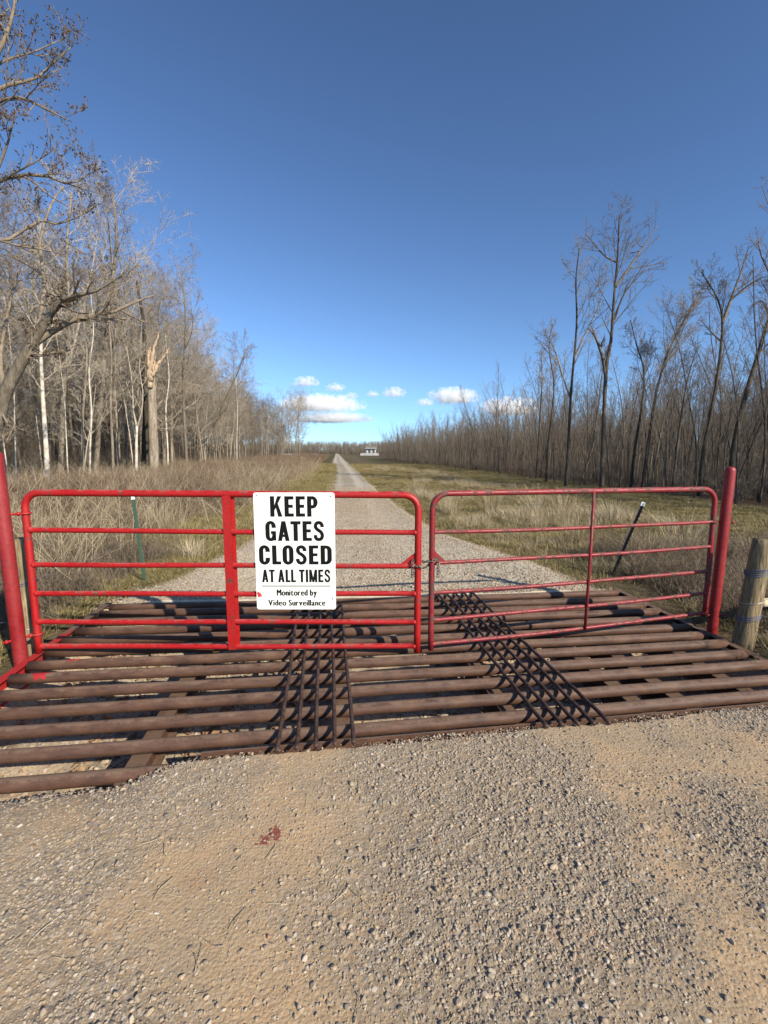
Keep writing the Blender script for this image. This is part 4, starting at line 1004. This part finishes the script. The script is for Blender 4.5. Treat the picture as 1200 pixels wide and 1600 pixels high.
hero(177, 755, [(176, 700), (173, 640), (174, 560), (170, 480), (176, 400)], .075, 'pale slim tree with a straight trunk left of the forked white one', 504, BARK_TAN, TWIG_PALE, Y=24.5, t0=.3, n1=12, l1=.16, lv=D3, clusters=300)
hero(213, 741, [(213, 700), (214, 665)], .085, 'white barked tree forking low into a wide V of pale stems', 505, BARK_PALE, TWIG_PALE, Y=28, limbs=[([(214, 667), (208, 640), (207, 600), (199, 550), (190, 480)], .06, .015, .8), ([(214, 667), (221, 645), (223, 610), (218, 575), (222, 500)], .06, .015, -.8)], t0=.9, n1=2, l1=.2, lv=((9, .20), (6, .5), (3, .5)), endr=.8)
# broken snag
b = hero_base(241, 742, 29)
snag = hero(241, 742, [(240, 700), (238, 640), (236, 580), (237, 548)], .30, 'broken old tree with torn orange wood high on its forked trunk', 506, BARK_TAN, TWIG_GREY, Y=29, limbs=[([(243, 650), (255, 660), (275, 650), (290, 620), (296, 560)], .06, .015, 1.2)], t0=.3, n1=5, l1=.22, lv=((5, .5), (5, .5), (2, .5)), endr=.72)
tw = MB(); so = np.array(snag.location)
for pts_, r0_, r1_ in (([(234, 606), (233, 575), (232, 552), (235, 540)], .17, .02), ([(236, 596), (236, 566), (240, 545), (246, 527), (250, 516)], .17, .012), ([(238, 590), (241, 568), (243, 556)], .12, .01), ([(239, 588), (245, 572), (252, 562), (259, 552), (263, 545)], .12, .05), ([(257, 556), (262, 548), (265, 540)], .05, .006), ([(233, 560), (230, 548), (231, 536)], .06, .006)):
    q = np.array([W(a, c, 28.72) - so for a, c in pts_]); q = path(q, 5); gq = np.random.default_rng(int(pts_[0][1])); q[1:-1] += gq.normal(0, .025, q[1:-1].shape); rq = np.linspace(r0_, r1_, len(q)) * gq.uniform(.8, 1.2, len(q)); tw.tubes(q, rq, 7)
tw.build('torn_wood', WOUND, snag)
hero(227, 738, [(227, 690), (228, 640), (222, 580), (226, 520), (214, 440)], .26, 'blackened trunk standing directly behind the broken tree with orange wood', 507, BARK_BLACK, TWIG_DARK, Y=31, t0=.5, n1=12, l1=.3, lv=D3)
hero(262, 737, [(262, 700), (259, 640), (264, 590), (258, 520)], .06, 'thin pale tree just right of the broken tree with orange wood', 508, BARK_PALE, TWIG_PALE, Y=30.5, t0=.4, n1=12, l1=.24, lv=D3)
hero(370, 722, [(370, 690), (371, 640), (368, 590)], .055, 'lone straight pale pole of a tree rising from the brown weeds at the wood edge', 509, BARK_PALE, TWIG_PALE, Y=46, t0=.5, n1=10, l1=.24, lv=D3)
hero(325, 722, [(330, 690), (345, 640), (368, 590), (385, 545)], .16, 'dark branched tree leaning out towards the road above the weeds', 510, BARK_GREY, TWIG_GREY, Y=52, t0=.3, n1=16, l1=.26, lv=D3, prof=DOME)
# big leaning tree near the left edge, arching over to the right
hero(-30, 785, [(-14, 700), (6, 620), (30, 572), (60, 520), (88, 478), (120, 462)], .23, 'large grey tree leaning in from the left edge with long arching limbs', 511, BARK_TAN, TWIG_GREY, Y=14.5,
     limbs=[([(46, 542), (90, 512), (130, 494), (175, 488), (215, 470), (240, 462)], .11, .02, 1.5), ([(66, 512), (90, 474), (118, 462), (150, 455), (190, 430)], .09, .015, -.8), ([(8, 616), (0, 560), (14, 480), (30, 420)], .09, .02, 1.), ([(0, 640), (16, 668), (24, 660), (10, 690)], .04, .015, -.8), ([(58, 520), (70, 450), (62, 380), (80, 320), (100, 290)], .08, .015, 1.5)],
     t0=.45, n1=8, l1=.22, lv=((9, .42), (7, .5), (3, .55)), rmin=.0065, endr=.35, clusters=500)
# tree outside the frame whose limbs reach in at the upper left
hero(-75, 800, [(-72, 650), (-66, 480), (-62, 300), (-58, 150), (-50, -20)], .24, 'tall tree at the far left whose pale limbs reach across the upper corner', 512, BARK_PALE, TWIG_GREY, Y=12.5,
     limbs=[([(-58, 190), (-20, 150), (20, 130), (55, 124), (90, 92), (115, 70)], .06, .012, 1.0), ([(-60, 240), (-20, 170), (30, 152), (70, 170), (112, 190)], .05, .01, -.6), ([(-56, 140), (-20, 110), (8, 60), (22, 10), (28, -60)], .07, .02, .5), ([(-55, 150), (0, 98), (50, 82), (100, 60)], .04, .01, 1.2), ([(-60, 380), (-30, 300), (20, 276), (70, 274), (110, 288), (140, 270)], .07, .012, .8),
            ([(-60, 420), (-20, 380), (20, 372), (60, 345), (100, 350), (150, 320)], .06, .012, 1.4), ([(-60, 350), (-20, 300), (10, 230), (20, 190)], .05, .012, -.4)],
     t0=.35, n1=9, l1=.20, lv=((8, .36), (7, .48), (3, .5)), rmin=.0055, wig=.12, clusters=2600)
hero(95, 752, [(96, 700), (100, 600), (110, 500), (104, 400), (112, 300)], .17, 'tall forked grey tree whose crown tops the wood above the thin white stems', 513, BARK_TAN, TWIG_PALE, Y=27, limbs=[([(100, 600), (120, 520), (140, 440), (152, 370)], .09, .015, 1)], t0=.4, n1=14, l1=.15, lv=D3, clusters=800, prof=DOME)
hero(150, 748, [(152, 700), (160, 600), (170, 480), (182, 380), (176, 300)], .18, 'tall tree with reddish twig tips left of the broken tree', 514, BARK_GREY, TWIG_GREY, Y=29, t0=.4, n1=16, l1=.17, lv=D3, clusters=900, prof=DOME)
hero(292, 733, [(290, 690), (286, 600), (290, 500), (284, 430)], .15, 'spreading grey tree right of the broken tree with its crown against the sky', 515, BARK_GREY, TWIG_GREY, Y=40, t0=.35, n1=16, l1=.25, lv=D3, clusters=700, prof=DOME)
# right hand hero trees
RK = dict(up1=.06, lv=((6, .52), (6, .5), (3, .55)), wig=.045, a1=(.35, .7), rmin=.0042)
hero(884, 758, [(888, 700), (892, 615), (901, 510), (900, 440), (905, 388)], .082, 'tall straight dark tree, left of the two tallest in the right wood', 601, BARK_DARK, TWIG_DARK, Y=22.6, t0=.45, n1=15, l1=.27, limbs=[([(892, 625), (880, 590), (866, 545), (850, 520)], .05, .01, .5), ([(897, 560), (915, 520), (935, 480), (945, 440)], .045, .01, -.5)], **RK)
hero(940, 765, [(942, 700), (947, 580), (955, 530), (959, 470), (965, 400), (968, 335)], .10, 'tallest dark tree of the right wood with a broken side fork at mid height', 602, BARK_DARK, TWIG_DARK, Y=20.8, t0=.5, n1=15, l1=.27, limbs=[([(946, 585), (942, 560), (934, 535), (928, 520)], .075, .05, .2), ([(962, 448), (985, 415), (1005, 385), (1028, 352)], .06, .012, .8), ([(960, 500), (975, 460), (1000, 430), (1024, 415)], .04, .01, -.4), ([(964, 410), (945, 400), (928, 380), (915, 365)], .04, .01, .4)], **RK)
hero(985, 768, [(992, 700), (1002, 640), (1006, 580), (995, 540), (985, 500)], .065, 'dark tree with a small dark clump in its fork and upswept branches', 603, BARK_DARK, TWIG_DARK, Y=20.2, t0=.4, n1=14, l1=.26, **RK)
hero(1003, 770, [(1012, 700), (1024, 620), (1040, 560), (1058, 520), (1085, 470)], .07, 'dark tree with many long branches swept to the right like a broom', 604, BARK_DARK, TWIG_DARK, Y=19.8, t0=.35, n1=22, l1=.42, up1=.10, lv=((8, .5), (6, .5), (2, .5)), wig=.045, a1=(.25, .6), rmin=.005)
hero(1092, 778, [(1100, 700), (1112, 640), (1122, 580), (1129, 505), (1120, 465), (1096, 425)], .078, 'tall dark tree forking into a wide Y near the right edge', 605, BARK_DARK, TWIG_DARK, Y=17.6, limbs=[([(1129, 505), (1143, 465), (1158, 425), (1170, 385)], .06, .012, .5), ([(1141, 470), (1170, 445), (1200, 430)], .035, .01, -.5), ([(1128, 535), (1108, 515), (1095, 500)], .03, .008, .4)], t0=.6, n1=14, l1=.26, **RK)
hero(1146, 782, [(1144, 720), (1161, 632), (1182, 562), (1200, 503), (1222, 440), (1236, 390)], .10, 'thick dark tree leaning to the right at the right edge of the picture', 606, BARK_DARK, TWIG_DARK, Y=16, t0=.5, n1=16, l1=.24, limbs=[([(1203, 495), (1190, 470), (1170, 480)], .03, .01, .3), ([(1215, 450), (1190, 400), (1185, 370)], .04, .01, .3), ([(1234, 395), (1205, 330), (1190, 290)], .03, .006, .3)], **RK)
hero(853, 752, [(856, 700), (864, 632), (865, 595), (858, 545), (862, 510)], .058, 'medium dark tree with a spreading top left of the tall straight one', 607, BARK_DARK, TWIG_GREY, Y=25.5, t0=.4, n1=18, l1=.28, **RK)
hero(838, 748, [(841, 700), (845, 630), (847, 590), (845, 545)], .06, 'slim dark tree standing clear at the left end of the tall group', 608, BARK_DARK, TWIG_GREY, Y=28, t0=.35, n1=16, l1=.2, **RK)
hero(1050, 772, [(1058, 700), (1066, 640), (1075, 590), (1090, 540)], .055, 'slanting dark tree between the broom shaped tree and the Y forked tree', 609, BARK_DARK, TWIG_DARK, Y=19, t0=.4, n1=16, l1=.26, **RK)
hero(905, 757, [(925, 700), (934, 640), (940, 590), (948, 540)], .05, 'thin lighter tree slanting between the two tallest trees on the right', 610, BARK_GREY, TWIG_GREY, Y=23, t0=.4, n1=14, l1=.22, **RK)
# old nest-like clump in a fork
nb = W(1011, 545, 20.2); g = np.random.default_rng(9); m = MB(); n_ = 140
c = nb + g.normal(0, .13, (n_, 3)); P, Rr = grow(c, g.normal(size=(n_, 3)), np.full(n_, .35), np.full(n_, .008), 4, .3, 0, g); m.tubes(P, Rr, 3, False)
tag(m.build('nest', TWIG_DARK), 'small dark twig nest high in a fork of the right wood', 'nest')
# fallen log on the wood floor
fl = MB().tubes(path([W(150, 752, 23) * [1, 1, 0] + [0, 0, .12], W(165, 752, 22.6) * [1, 1, 0] + [0, 0, .16], W(178, 755, 22.2) * [1, 1, 0] + [0, 0, .13]], 6), np.linspace(.09, .06, 13), 10).build('fallen_log', BARK_TAN)
tag(fl, 'grey fallen log lying in the grass under the left wood', 'log')

# ------------------------------------------------------------------ low plants
def blades(i, n_, H, spread, wd, mat, lean=.35, name='grass_shape', curl=.5):
    g = np.random.default_rng(700 + i); s = np.zeros((n_, 3)); s[:, :2] = g.normal(0, spread, (n_, 2)); N = 5
    out = nrm(np.concatenate([s[:, :2] + g.normal(0, spread * .6, (n_, 2)), np.zeros((n_, 1))], 1)); l = g.uniform(.45, 1, n_) * H; lean_ = g.uniform(0, lean, n_)
    t = np.linspace(0, 1, N)[None, :, None]; h = l[:, None, None]
    P = s[:, None] + out[:, None] * (lean_[:, None, None] * t + curl * lean_[:, None, None] * t * t * 1.5) * h + np.array([0, 0, 1.]) * h * (t - .35 * lean_[:, None, None] * t * t)
    side = nrm(np.cross(out, [0, 0, 1.]) + g.normal(0, .3, (n_, 3))); w_ = wd * (1 - np.linspace(0, 1, N) ** 2 * .9)[None] * g.uniform(.6, 1.3, (n_, 1))
    return MB().ribbons(P, w_, side).build(name, mat, smooth=False, link=False)
def weed(i, n1, H, mat, spread):
    g = np.random.default_rng(800 + i); s = np.zeros((n1, 3)); s[:, :2] = g.normal(0, spread, (n1, 2))
    d = np.stack([g.normal(0, .22, n1), g.normal(0, .22, n1), np.ones(n1)], -1)
    L_ = g.uniform(.45, 1, n1) * H; P, Rr = grow(s, d, L_, np.full(n1, .0042), 6, .09, .02, g, .5); m = MB().tubes(P, Rr, 3, False)
    s, d, l, q = spawn(P, Rr, L_, 6, .35, .98, .35, .9, .28, .75, g); P, Rr = grow(s, d, l, np.maximum(q, .0018), 3, .15, .06, g, .6); m.tubes(P, Rr, 3, False)
    s, d, l, q = spawn(P, Rr, l, 3, .3, .98, .3, .9, .45, .8, g); P, Rr = grow(s, d, l, np.maximum(q, .0014), 2, .15, .04, g, .6); m.tubes(P, Rr, 3, False)
    return m.build('weed_shape', mat, link=False)
def vis(x, y, m=1.5): return (np.abs(x) < y * .88 + m)
g = np.random.default_rng(21)
# tall brown weeds left of the road
WD = [weed(i, 22, (1.15, 1.3, 1.0, 1.25, .9)[i], WEED, .26) for i in range(5)]
n = 9500; y = 6.3 + g.uniform(0, 1, n) ** 1.7 * 130; dl = g.uniform(1.5, 12.5, n); x = roadL(y) - dl - .5 * fbm(x=y, y=y * 0, f=.4, o=2)
hgt = np.interp(dl, [1.5, 2.5, 8, 10.5, 12.5], [.45, .85, 1.0, .75, .35]) * np.interp(y, [6, 9, 14, 30], [.62, .72, .95, 1.05]) * (1 + .5 * fbm(x, y, .35, 3, 12))
kp = vis(x, y) & (g.uniform(0, 1, n) < np.interp(dl, [1.5, 2.4, 9, 12], [.3, 1, 1, .35]) * np.clip(.9 + 2.2 * fbm(x, y, .45, 3, 15), .12, 1)); kp &= (x > -TP * y - 12.8)
x, y, hgt = x[kp], y[kp], hgt[kp]
scatter('dry_weeds', WD, np.stack([x, y, ground_z(x, y) - .02], -1), g.uniform(0, 6.28, len(x)), np.stack([hgt * 1.1, hgt * 1.1, hgt * g.uniform(.8, 1.15, len(x))], -1), g.integers(0, 5, len(x)), 'field of tall brown leafless weeds between the road and the left wood')
def canes(i):
    g = np.random.default_rng(860 + i); n1 = 9; s = np.zeros((n1, 3)); s[:, :2] = g.normal(0, .2, (n1, 2)); d = np.stack([g.normal(0, .5, n1), g.normal(0, .5, n1), np.ones(n1)], -1)
    L_ = g.uniform(.7, 1.5, n1); P, Rr = grow(s, d, L_, np.full(n1, .0045), 9, .06, .03, g, .4, droop=.16); m = MB().tubes(P, Rr, 4, False)
    s, d, l, q = spawn(P, Rr, L_, 4, .3, .95, .4, .9, .3, .6, g); P, Rr = grow(s, d, l, np.maximum(q, .002), 4, .12, 0, g, .5); return m.tubes(P, Rr, 3, False).build('cane_shape', STRAW, link=False)
n = 800; y = 5.5 + g.uniform(0, 1, n) ** 1.6 * 40; dl = g.uniform(.9, 12, n); x = roadL(y) - dl; kp = vis(x, y); x, y = x[kp], y[kp]
scatter('pale_canes', [canes(i) for i in range(5)], np.stack([x, y, ground_z(x, y) - .02], -1), g.uniform(0, 6.28, len(x)), g.uniform(.6, 1.05, len(x)), g.integers(0, 5, len(x)), 'pale arching dead stems among the brown weeds on the left')
# straw coloured grass
SG = [blades(i, 34, .55, .10, .0028, STRAW, .7) for i in range(5)]
SG2 = [blades(i, 26, .60, .10, .0036, STRAW2, .8) for i in range(5)]
def straw(name, x, y, s, label, zf=ground_z, src=None): return scatter(name, src or SG, np.stack([x, y, zf(x, y) - .02], -1), g.uniform(0, 6.28, len(x)), np.stack([s, s, s * g.uniform(.7, 1.1, len(x))], -1), g.integers(0, 5, len(x)), label)
n = 6200; y = 2.5 + g.uniform(0, 1, n) ** 1.6 * 60; dl = np.abs(g.uniform(.35, 16, n)); x = roadL(np.maximum(y, 5)) - dl
kp = vis(x, y) & (g.uniform(0, 1, n) < np.interp(dl, [.35, 1.2, 3, 10, 12, 14], [.35, .5, .45, .4, .9, .6]) * np.interp(y, [5, 10, 16], [1, .7, .22])) & (x < -3.1)
x, y, dl = x[kp], y[kp], dl[kp]; straw('dry_grass', x, y, np.interp(dl, [.3, 1.2, 3, 16], [.3, .55, .8, .9]) * g.uniform(.6, 1.1, len(x)) * np.clip(1 + .8 * fbm(x, y, .5, 3, 19), .5, 1.4), 'straw coloured grass standing among the weeds left of the road', src=SG2)
n = 6000; y = 3.2 + g.uniform(0, 1, n) ** 1.5 * 50; dr = g.uniform(.2, 9.5, n); x = roadR(np.maximum(y, 5.6)) + dr + .3 * (y < 5.6)
clump = fbm(x, y, .55, 3, 29)
kp = vis(x, y, 2.) & (g.uniform(0, 1, n) < np.clip(-.12 + 3.6 * clump + .5 * (np.exp(-((y - 8) / 3.5) ** 2)) * np.clip(1.2 - dr / 5, 0, 1), .02, 1)) & ((x > 3.25 + (3.4 - y) * .0) | (y > 5.9))
x, y, dr, clump = x[kp], y[kp], dr[kp], clump[kp]; straw('dry_grass', x, y, np.interp(dr, [.2, 1, 3, 9], [.28, .5, .55, .4]) * np.clip(.7 + 1.9 * clump, .35, 1.5), 'straw coloured grass on the verge right of the road')
# short green grass
GG = [blades(20 + i, 46, .11, .10, .0022, GRASS, 1.0) for i in range(5)]
def lowgrass(name, x, y, s, label): return scatter(name, GG, np.stack([x, y, ground_z(x, y) - .01], -1), g.uniform(0, 6.28, len(x)), np.stack([s, s, s], -1), g.integers(0, 5, len(x)), label)
n = 32000; y = 2.7 + g.uniform(0, 1, n) ** 1.9 * 60; dr = g.uniform(-.30, 10.5, n) ; x = roadR(np.maximum(y, 5.6)) + dr + .3 * (y < 5.6)
kp = vis(x, y) & ((x > 3.2) | (y > 5.7)) & (g.uniform(0, 1, n) < np.clip(.9 + 1.2 * fbm(x, y, .7, 3, 39), .2, 1)); x, y = x[kp], y[kp]
lowgrass('grass', x, y, g.uniform(.5, 1.2, len(x)) * np.interp(y, [3, 12, 40], [.9, 1.0, 1.4]), 'short olive green grass right of the road')
n = 18000; y = 2.3 + g.uniform(0, 1, n) ** 1.9 * 60; dl = g.uniform(0, 1, n) ** 1.4 * 4.4 - .32; x = roadL(np.maximum(y, 5)) - dl
kp = vis(x, y) & ((x < -3.15) | (y > 5.6)); x, y = x[kp], y[kp]
lowgrass('grass', x, y, g.uniform(.7, 1.3, len(x)) * np.interp(y, [3, 12, 40], [1, 1.2, 1.9]), 'short green grass along the left edge of the road')
# vines and twigs around the guard ends
TW = [weed(40 + i, 16, .6, BRUSH, .2) for i in range(3)]
n = 900; x = np.where(g.uniform(0, 1, n) < .5, g.uniform(-5.5, -3.2, n), g.uniform(3.25, 6.2, n)); y = g.uniform(2.9, 7.5, n); kp = ((np.abs(x) > 3.25)) & ~((x > 0) & (y < 3.0 + (x - 3.2) * 0)); x, y = x[kp], y[kp]
scatter('brambles', TW, np.stack([x, y, ground_z(x, y) - .02], -1), g.uniform(0, 6.28, len(x)), g.uniform(.35, .9, len(x)), g.integers(0, 3, len(x)), 'brown tangled brambles at both ends of the cattle guard', g.normal(0, .35, (len(x), 2)))
# bunch grass tufts large enough to tell apart
GT = 'clumps of tall straw grass right of the road'
tufts = [(652, 768, 1.1, 'broad straw clump beside the road above the gap between the gates'), (700, 800, .75, 'low straw clump at the gravel edge behind the chained gate ends'), (770, 800, .9, 'brown straw clump framed by the second bay of the right gate'), (835, 798, 1.05, 'rounded straw clump just left of the right gate upright'), (880, 800, 1.0, 'large straw clump directly behind the right gate upright'), (955, 812, .8, 'straw clump left of the leaning black T post'), (900, 850, .7, 'low straw clump below the right gate second rail'), (1010, 880, .75, 'thin grey straw clump right of the leaning black T post'), (1065, 850, 1.0, 'tall thin grass clump left of the right red post'), (1180, 880, .6, 'dry straw clump behind the wrapped wooden post'), (248, 828, .95, 'upright yellow straw clump in the weeds behind the left gate'), (300, 870, .5, 'small straw clump where the gravel widens on the left')]
for i, (px, py, s, lb) in enumerate(tufts):
    Y_ = 1.6 * 735 * .99 / (py - 706); p = W(px, py, Y_)
    e_ = empty('grass_clump', (p[0], Y_, float(ground_z(np.array(p[0]), np.array(Y_)))), i * 1.3); tag(e_, lb, 'grass clump', GT if px > 500 else 'straw clumps left of the road')
    q = blades(60 + i, 260, .80 * s, .16 * s, .0028, STRAW, .55, 'blades', .9); COL.objects.link(q); q.parent = e_

# ------------------------------------------------------------------ white tanks at the end of the road
TANKW = NT('white_tank_paint'); TANKW = TANKW.done(TANKW.ramp(TANKW.noise(TANKW.pos(), 1.2, 3), [(.3, (.28, .28, .27)), (.7, (.42, .41, .39))]), .5)
TY = 215
for i, (px, wd, lb) in enumerate(((573.0, 5.0, 'left of three white tanks beyond the road end'), (579.6, 5.2, 'middle of three white tanks beyond the road end'), (585.6, 4.0, 'right hand narrow one of three white tanks beyond the road end'))):
    p = W(px, 708, TY); r_ = wd / 735 * TY / 2; mb = MB(); z1 = 3.1
    mb.tubes(np.array([[p[0], TY, -.1], [p[0], TY, z1], [p[0], TY, z1 + .02], [p[0], TY, z1 + .3]]), np.array([r_, r_, r_ * .98, .12]), 24)
    e_ = empty('storage_tank', (p[0], TY, 0)); tag(e_, lb, 'tank', 'white tanks at the end of the road'); rel(mb.build('shell', TANKW, e_))
    hb = MB(); hb.box((p[0] + r_ + .03, TY - .1, 1.6), (.06, .06, 3.0)); rel(hb.build('downpipe', STEEL, e_, False))
pa = W(570.6, 700, TY); pb = W(588.5, 700, TY)
ck = empty('catwalk', ((pa[0] + pb[0]) / 2, TY - 1, 3.2)); tag(ck, 'pale catwalk platform running over the tops of the white tanks', 'catwalk')
rel(MB().box(((pa[0] + pb[0]) / 2, TY - .9, 3.25), (pb[0] - pa[0], 1.4, .45)).build('deck', TANKW, ck, False))
mb = MB()
for t in np.linspace(0, 1, 7): mb.box((lerp(pa[0], pb[0], t), TY - 1.25, 3.8), (.06, .06, 1.0))
mb.box(((pa[0] + pb[0]) / 2, TY - 1.25, 4.3), (pb[0] - pa[0], .07, .07)); mb.box(((pa[0] + pb[0]) / 2, TY - 1.25, 3.85), (pb[0] - pa[0], .05, .05)); rel(mb.build('railing', TANKW, ck, False))
qa = W(563, 708, TY - 6); qb = W(592, 708, TY - 6)
wl = MB().box(((qa[0] + qb[0]) / 2, TY - 6, .45), (qb[0] - qa[0], .3, 1.25)).build('containment_wall', TANKW, None, False); tag(wl, 'low white wall in front of the three tanks', 'wall')
# pale bare field beyond the weeds on the left
SAND = NT('pale_bare_field'); SAND = SAND.done(SAND.ramp(SAND.noise(SAND.pos(), .1, 4), [(.3, (.36, .28, .22)), (.7, (.50, .41, .34))]), .95)
V = np.stack(np.meshgrid(np.linspace(-150, 0, 30), np.linspace(0, 1, 8)), -1); fx = V[..., 0] - 34; fy = 215 + V[..., 1] * 190; fx = np.where(fx > -TP * fy - 5, -TP * fy - 5, fx)
fd = MB().grid(np.stack([fx, fy, .04 + 0 * fx], -1)).build('bare_field', SAND); tag(fd, kind='structure')

# ------------------------------------------------------------------ clouds: real volumes far away
def cloud(px, py, wpx, hpx, dist, label, seed, dens=.055, flat=.25):
    n = NT('cloud_vapour'); tn = n.t; tn.nodes.remove(n.b)
    tc = n.n('ShaderNodeTexCoord'); o_ = tc.outputs['Object']
    mp = n.n('ShaderNodeMapping'); n.l(o_, mp.inputs[0]); asp = wpx / hpx; mp.inputs['Scale'].default_value = (asp, asp * .7, 1); mp.inputs['Location'].default_value = (seed * 7.3, seed * 3.1, seed)
    n1 = n.noise(mp.outputs[0], 2.1, 8, .66)
    ln = n.n('ShaderNodeVectorMath', operation='LENGTH'); n.l(o_, ln.inputs[0])
    sx = n.n('ShaderNodeSeparateXYZ'); n.l(o_, sx.inputs[0])
    lowz = n.math('MULTIPLY', n.math('MAXIMUM', n.math('MULTIPLY', n.math('ADD', sx.outputs[2], flat), -1.0), 0.0), 2.2)
    f = n.math('SUBTRACT', n.math('ADD', n.math('MULTIPLY', n.math('SUBTRACT', n1, .5), 4.6), .72), n.math('ADD', ln.outputs['Value'], lowz))
    dn = n.math('MULTIPLY', n.math('MULTIPLY', f, 1.0, True), dens)
    edge_ = n.math('SUBTRACT', 1.0, ln.outputs['Value'], True); dn = n.math('MULTIPLY', dn, n.math('MULTIPLY', edge_, 8.0, True))
    pv = n.n('ShaderNodeVolumePrincipled'); pv.inputs['Color'].default_value = (1, 1, 1, 1); n.l(dn, pv.inputs['Density']); pv.inputs['Anisotropy'].default_value = -.1
    n.l(pv.outputs[0], n.out.inputs['Volume'])
    n.m.cycles.volume_step_rate = 1.0
    import bmesh
    bm = bmesh.new(); bmesh.ops.create_icosphere(bm, subdivisions=3, radius=1.03); me = bpy.data.meshes.new('cloud'); bm.to_mesh(me); bm.free(); me.materials.append(n.m)
    o = bpy.data.objects.new('cloud', me); COL.objects.link(o); p = W(px, py, dist); o.location = p; o.scale = (wpx / 735 * dist / 2, wpx / 735 * dist / 2 * .6, hpx / 735 * dist / 2)
    tag(o, label, 'cloud', 'fair weather clouds low over the horizon')
CD = 3400
for i, a in enumerate([(478, 598, 48, 24, 'small white cloud, highest and leftmost over the left wood'), (524, 607, 36, 20, 'small soft cloud right of the highest left one'), (549, 619, 26, 14, 'faint thin wisp of cloud in the middle of the row'),
                       (582, 617, 24, 16, 'tiny round cloud just left of the bright puffy one'), (616, 615, 42, 26, 'bright puffy white cloud above the road end'), (664, 630, 34, 18, 'small cloud joined to the left of the larger right cloud'),
                       (708, 622, 90, 38, 'larger white puffy cloud standing over the right wood'), (796, 640, 110, 44, 'broad cloud half hidden behind the tall right trees'), (500, 634, 150, 40, 'long white cloud bank with a puffy top over the left wood edge'),
                       (515, 655, 150, 26, 'flat grey based cloud layer under the long bank'), (290, 572, 50, 22, 'white cloud glimpsed through the twigs of the left wood')]):
    cloud(*a[:4], CD + 60 * i, a[4], i + 1)
